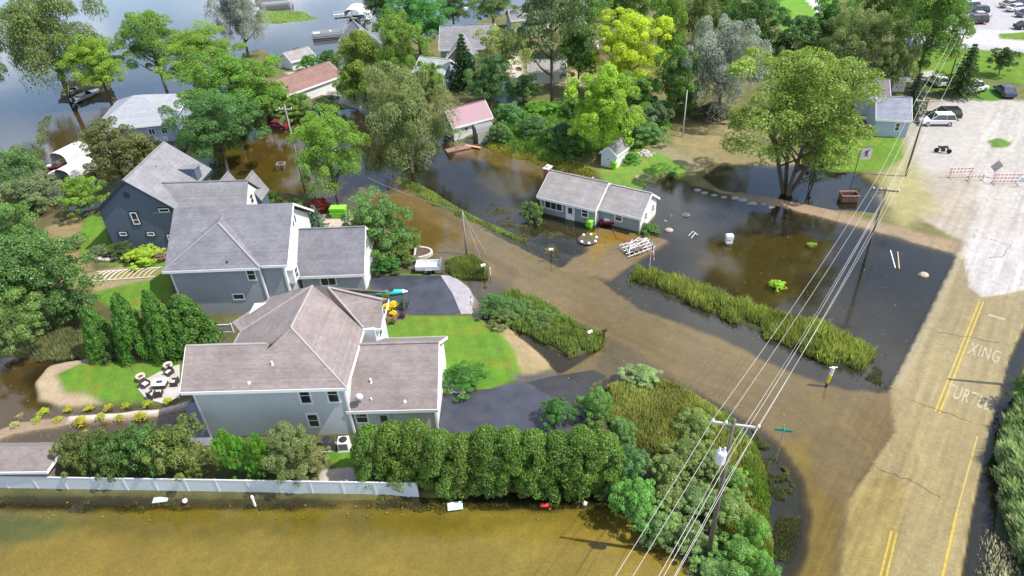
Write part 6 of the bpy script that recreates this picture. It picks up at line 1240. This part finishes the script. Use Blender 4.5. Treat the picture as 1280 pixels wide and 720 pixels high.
# baseball banner
g=W(1068,217);hb_=top_height(1068,217,185);o=empty('banner_sign',(g.x,g.y,.2),'white banner with a dark batter emblem hanging from a pole on the lawn','sign',rz=rad(-4));MB().tube([(0,0,-.2),(0,0,hb_)],.05,8).tube([(0,0,hb_-.1),(1.6,0,hb_-.1)],.03,6).build('post',DARK,o)
b=MB().b2(.25,1.5,-.01,.01,hb_-1.75,hb_-.15).build('panel',mat('banner_white',(.6,.58,.56),.7,.05),o);e_=MB();PU=mat('emblem_plum',(.10,.04,.10),.6,.05);zc_=hb_-.9
e_.lathe([(.0,0),(.12,.02),(.0,.04)],10,(.85,-.03,zc_+.33)).box(.88,-.02,zc_+.05,.26,.02,.5,0,0,rad(15)).box(.78,-.02,zc_-.32,.12,.02,.4,0,0,rad(35)).box(1.0,-.02,zc_-.32,.12,.02,.4,0,0,rad(-25)).box(1.05,-.02,zc_+.28,.08,.02,.55,0,0,rad(35)).box(.68,-.02,zc_+.15,.1,.02,.35,0,0,rad(70)).build('emblem',PU,b)
# bits along the fence bank
def rod_(p,h,label,m,name,cat,rt=.12):
    g=W(*p);o=empty(name,(g.x,g.y,-.05),label,cat);MB().tube([(0,0,0),(.02,0,h)],rt,8).build('post',m,o);MB().lathe([(rt*.6,0),(rt*1.3,.1),(rt,.25),(.02,.32)],10,(.02,0,h)).build('cap',m,o)
rod_((319,632),.9,'white post with rounded cap before the white fence',WHITE,'white_post','post',.09)
g=W(232,628);o=empty('float',(g.x,g.y,0),'white round float at the fence foot','float');MB().lathe([(.02,0),(.16,.06),(.2,.2),(.14,.34),(.02,.4)],12).build('ball',WHITE,o,smooth=True);MB().tube([(0,0,.38),(.02,0,.55)],.03,6).build('loop',DARK,o)
for (x,y,s,c_,l) in((201,625,(1.1,.5),(.45,.55,.5),'pale green board floating at the fence foot'),(569,633,(1.1,.7),(.5,.72,.68),'pale mint board lying at the bank below the hedge row')):
    g=W(x,y);o=empty('board',(g.x,g.y,.02),l,'board',rz=.1);MB().b2(-s[0]/2,s[0]/2,-s[1]/2,s[1]/2,0,.06).build('panel',mat('mint_board_%d'%x,c_,.6,.1),o);MB().b2(-s[0]/2,s[0]/2,-.03,.03,-.05,0).build('batten',WOOD,o)
g=W(681,633);o=empty('buoy',(g.x,g.y,0),'red float lying at the bank below the hedge row','float');MB().tube([(-.35,0,.12),(-.25,0,.14),(.25,0,.14),(.35,0,.12)],[.06,.16,.16,.06],10).build('body',RED,o,smooth=True);MB().lathe([(.04,0),(.04,.08)],8,(.0,0,.28)).build('loop',DARK,o)
g=W(731,631);o=empty('float',(g.x,g.y,0),'small white jug floating right of the red float','jug');MB().lathe([(.1,0),(.15,.05),(.15,.25),(.06,.32),(.06,.38)],12).build('body',WHITE,o,smooth=True);MB().tube([(.13,0,.1),(.2,0,.2),(.08,0,.32)],.02,5).build('handle',WHITE,o)
g=W(352,210);o=empty('wooden_crate',(g.x,g.y,0),'grey wooden lift frame standing in the brown water','frame');b=MB()
for x_ in(-.5,.5):
    for y_ in(-.4,.4): b.b2(x_-.06,x_+.06,y_-.06,y_+.06,-.3,.8)
b.build('posts',GALV,o);MB().b2(-.6,.6,-.5,-.4,.6,.75).b2(-.6,.6,.4,.5,.6,.75).b2(-.6,-.5,-.4,.4,.6,.75).b2(.5,.6,-.4,.4,.6,.75).build('rails',GALV,o)
# hose-like line across the drive
tag(MB().tube([W(765,284,.05),W(772,296,.03),W(790,303,.03),W(800,308,.2)],.035,6).build('hose',RED),'red hose running from the garage to the dock frame','hose')

# floating leaves and twigs drifting on the flood water
r=np.random.RandomState(88);pp=[]
for (x0,y0,x1,y1,n) in((640,215,760,330,200),(770,260,1180,460,260),(0,630,780,650,120),(460,230,1000,520,260),(0,440,230,560,120),(280,170,460,250,120)):
    for k in range(n):
        g=W(r.uniform(x0,x1),r.uniform(y0,y1))
        if hz(g.x,g.y)<-.04: pp.append((g.x,g.y))
P=np.array([(x+r.normal()*.1,y+r.normal()*.1,.012) for x,y in pp]);n=len(P);a=r.rand(n)*6.28;L=(.03+.09*r.rand(n)**2)
u=np.stack([np.cos(a),np.sin(a),0*a],1)*L[:,None];v=np.stack([-np.sin(a),np.cos(a),0*a],1)*(L*.45)[:,None]
dbr=link('floating_debris',bulk('floating_debris',np.stack([P-u,P-v,P+u,P+v],1),.6+.8*r.rand(n),LEAF),None);dbr.color=(.36,.32,.16,1);tag(dbr,'scattered leaves and twigs floating on the flood water','debris',kind='stuff')
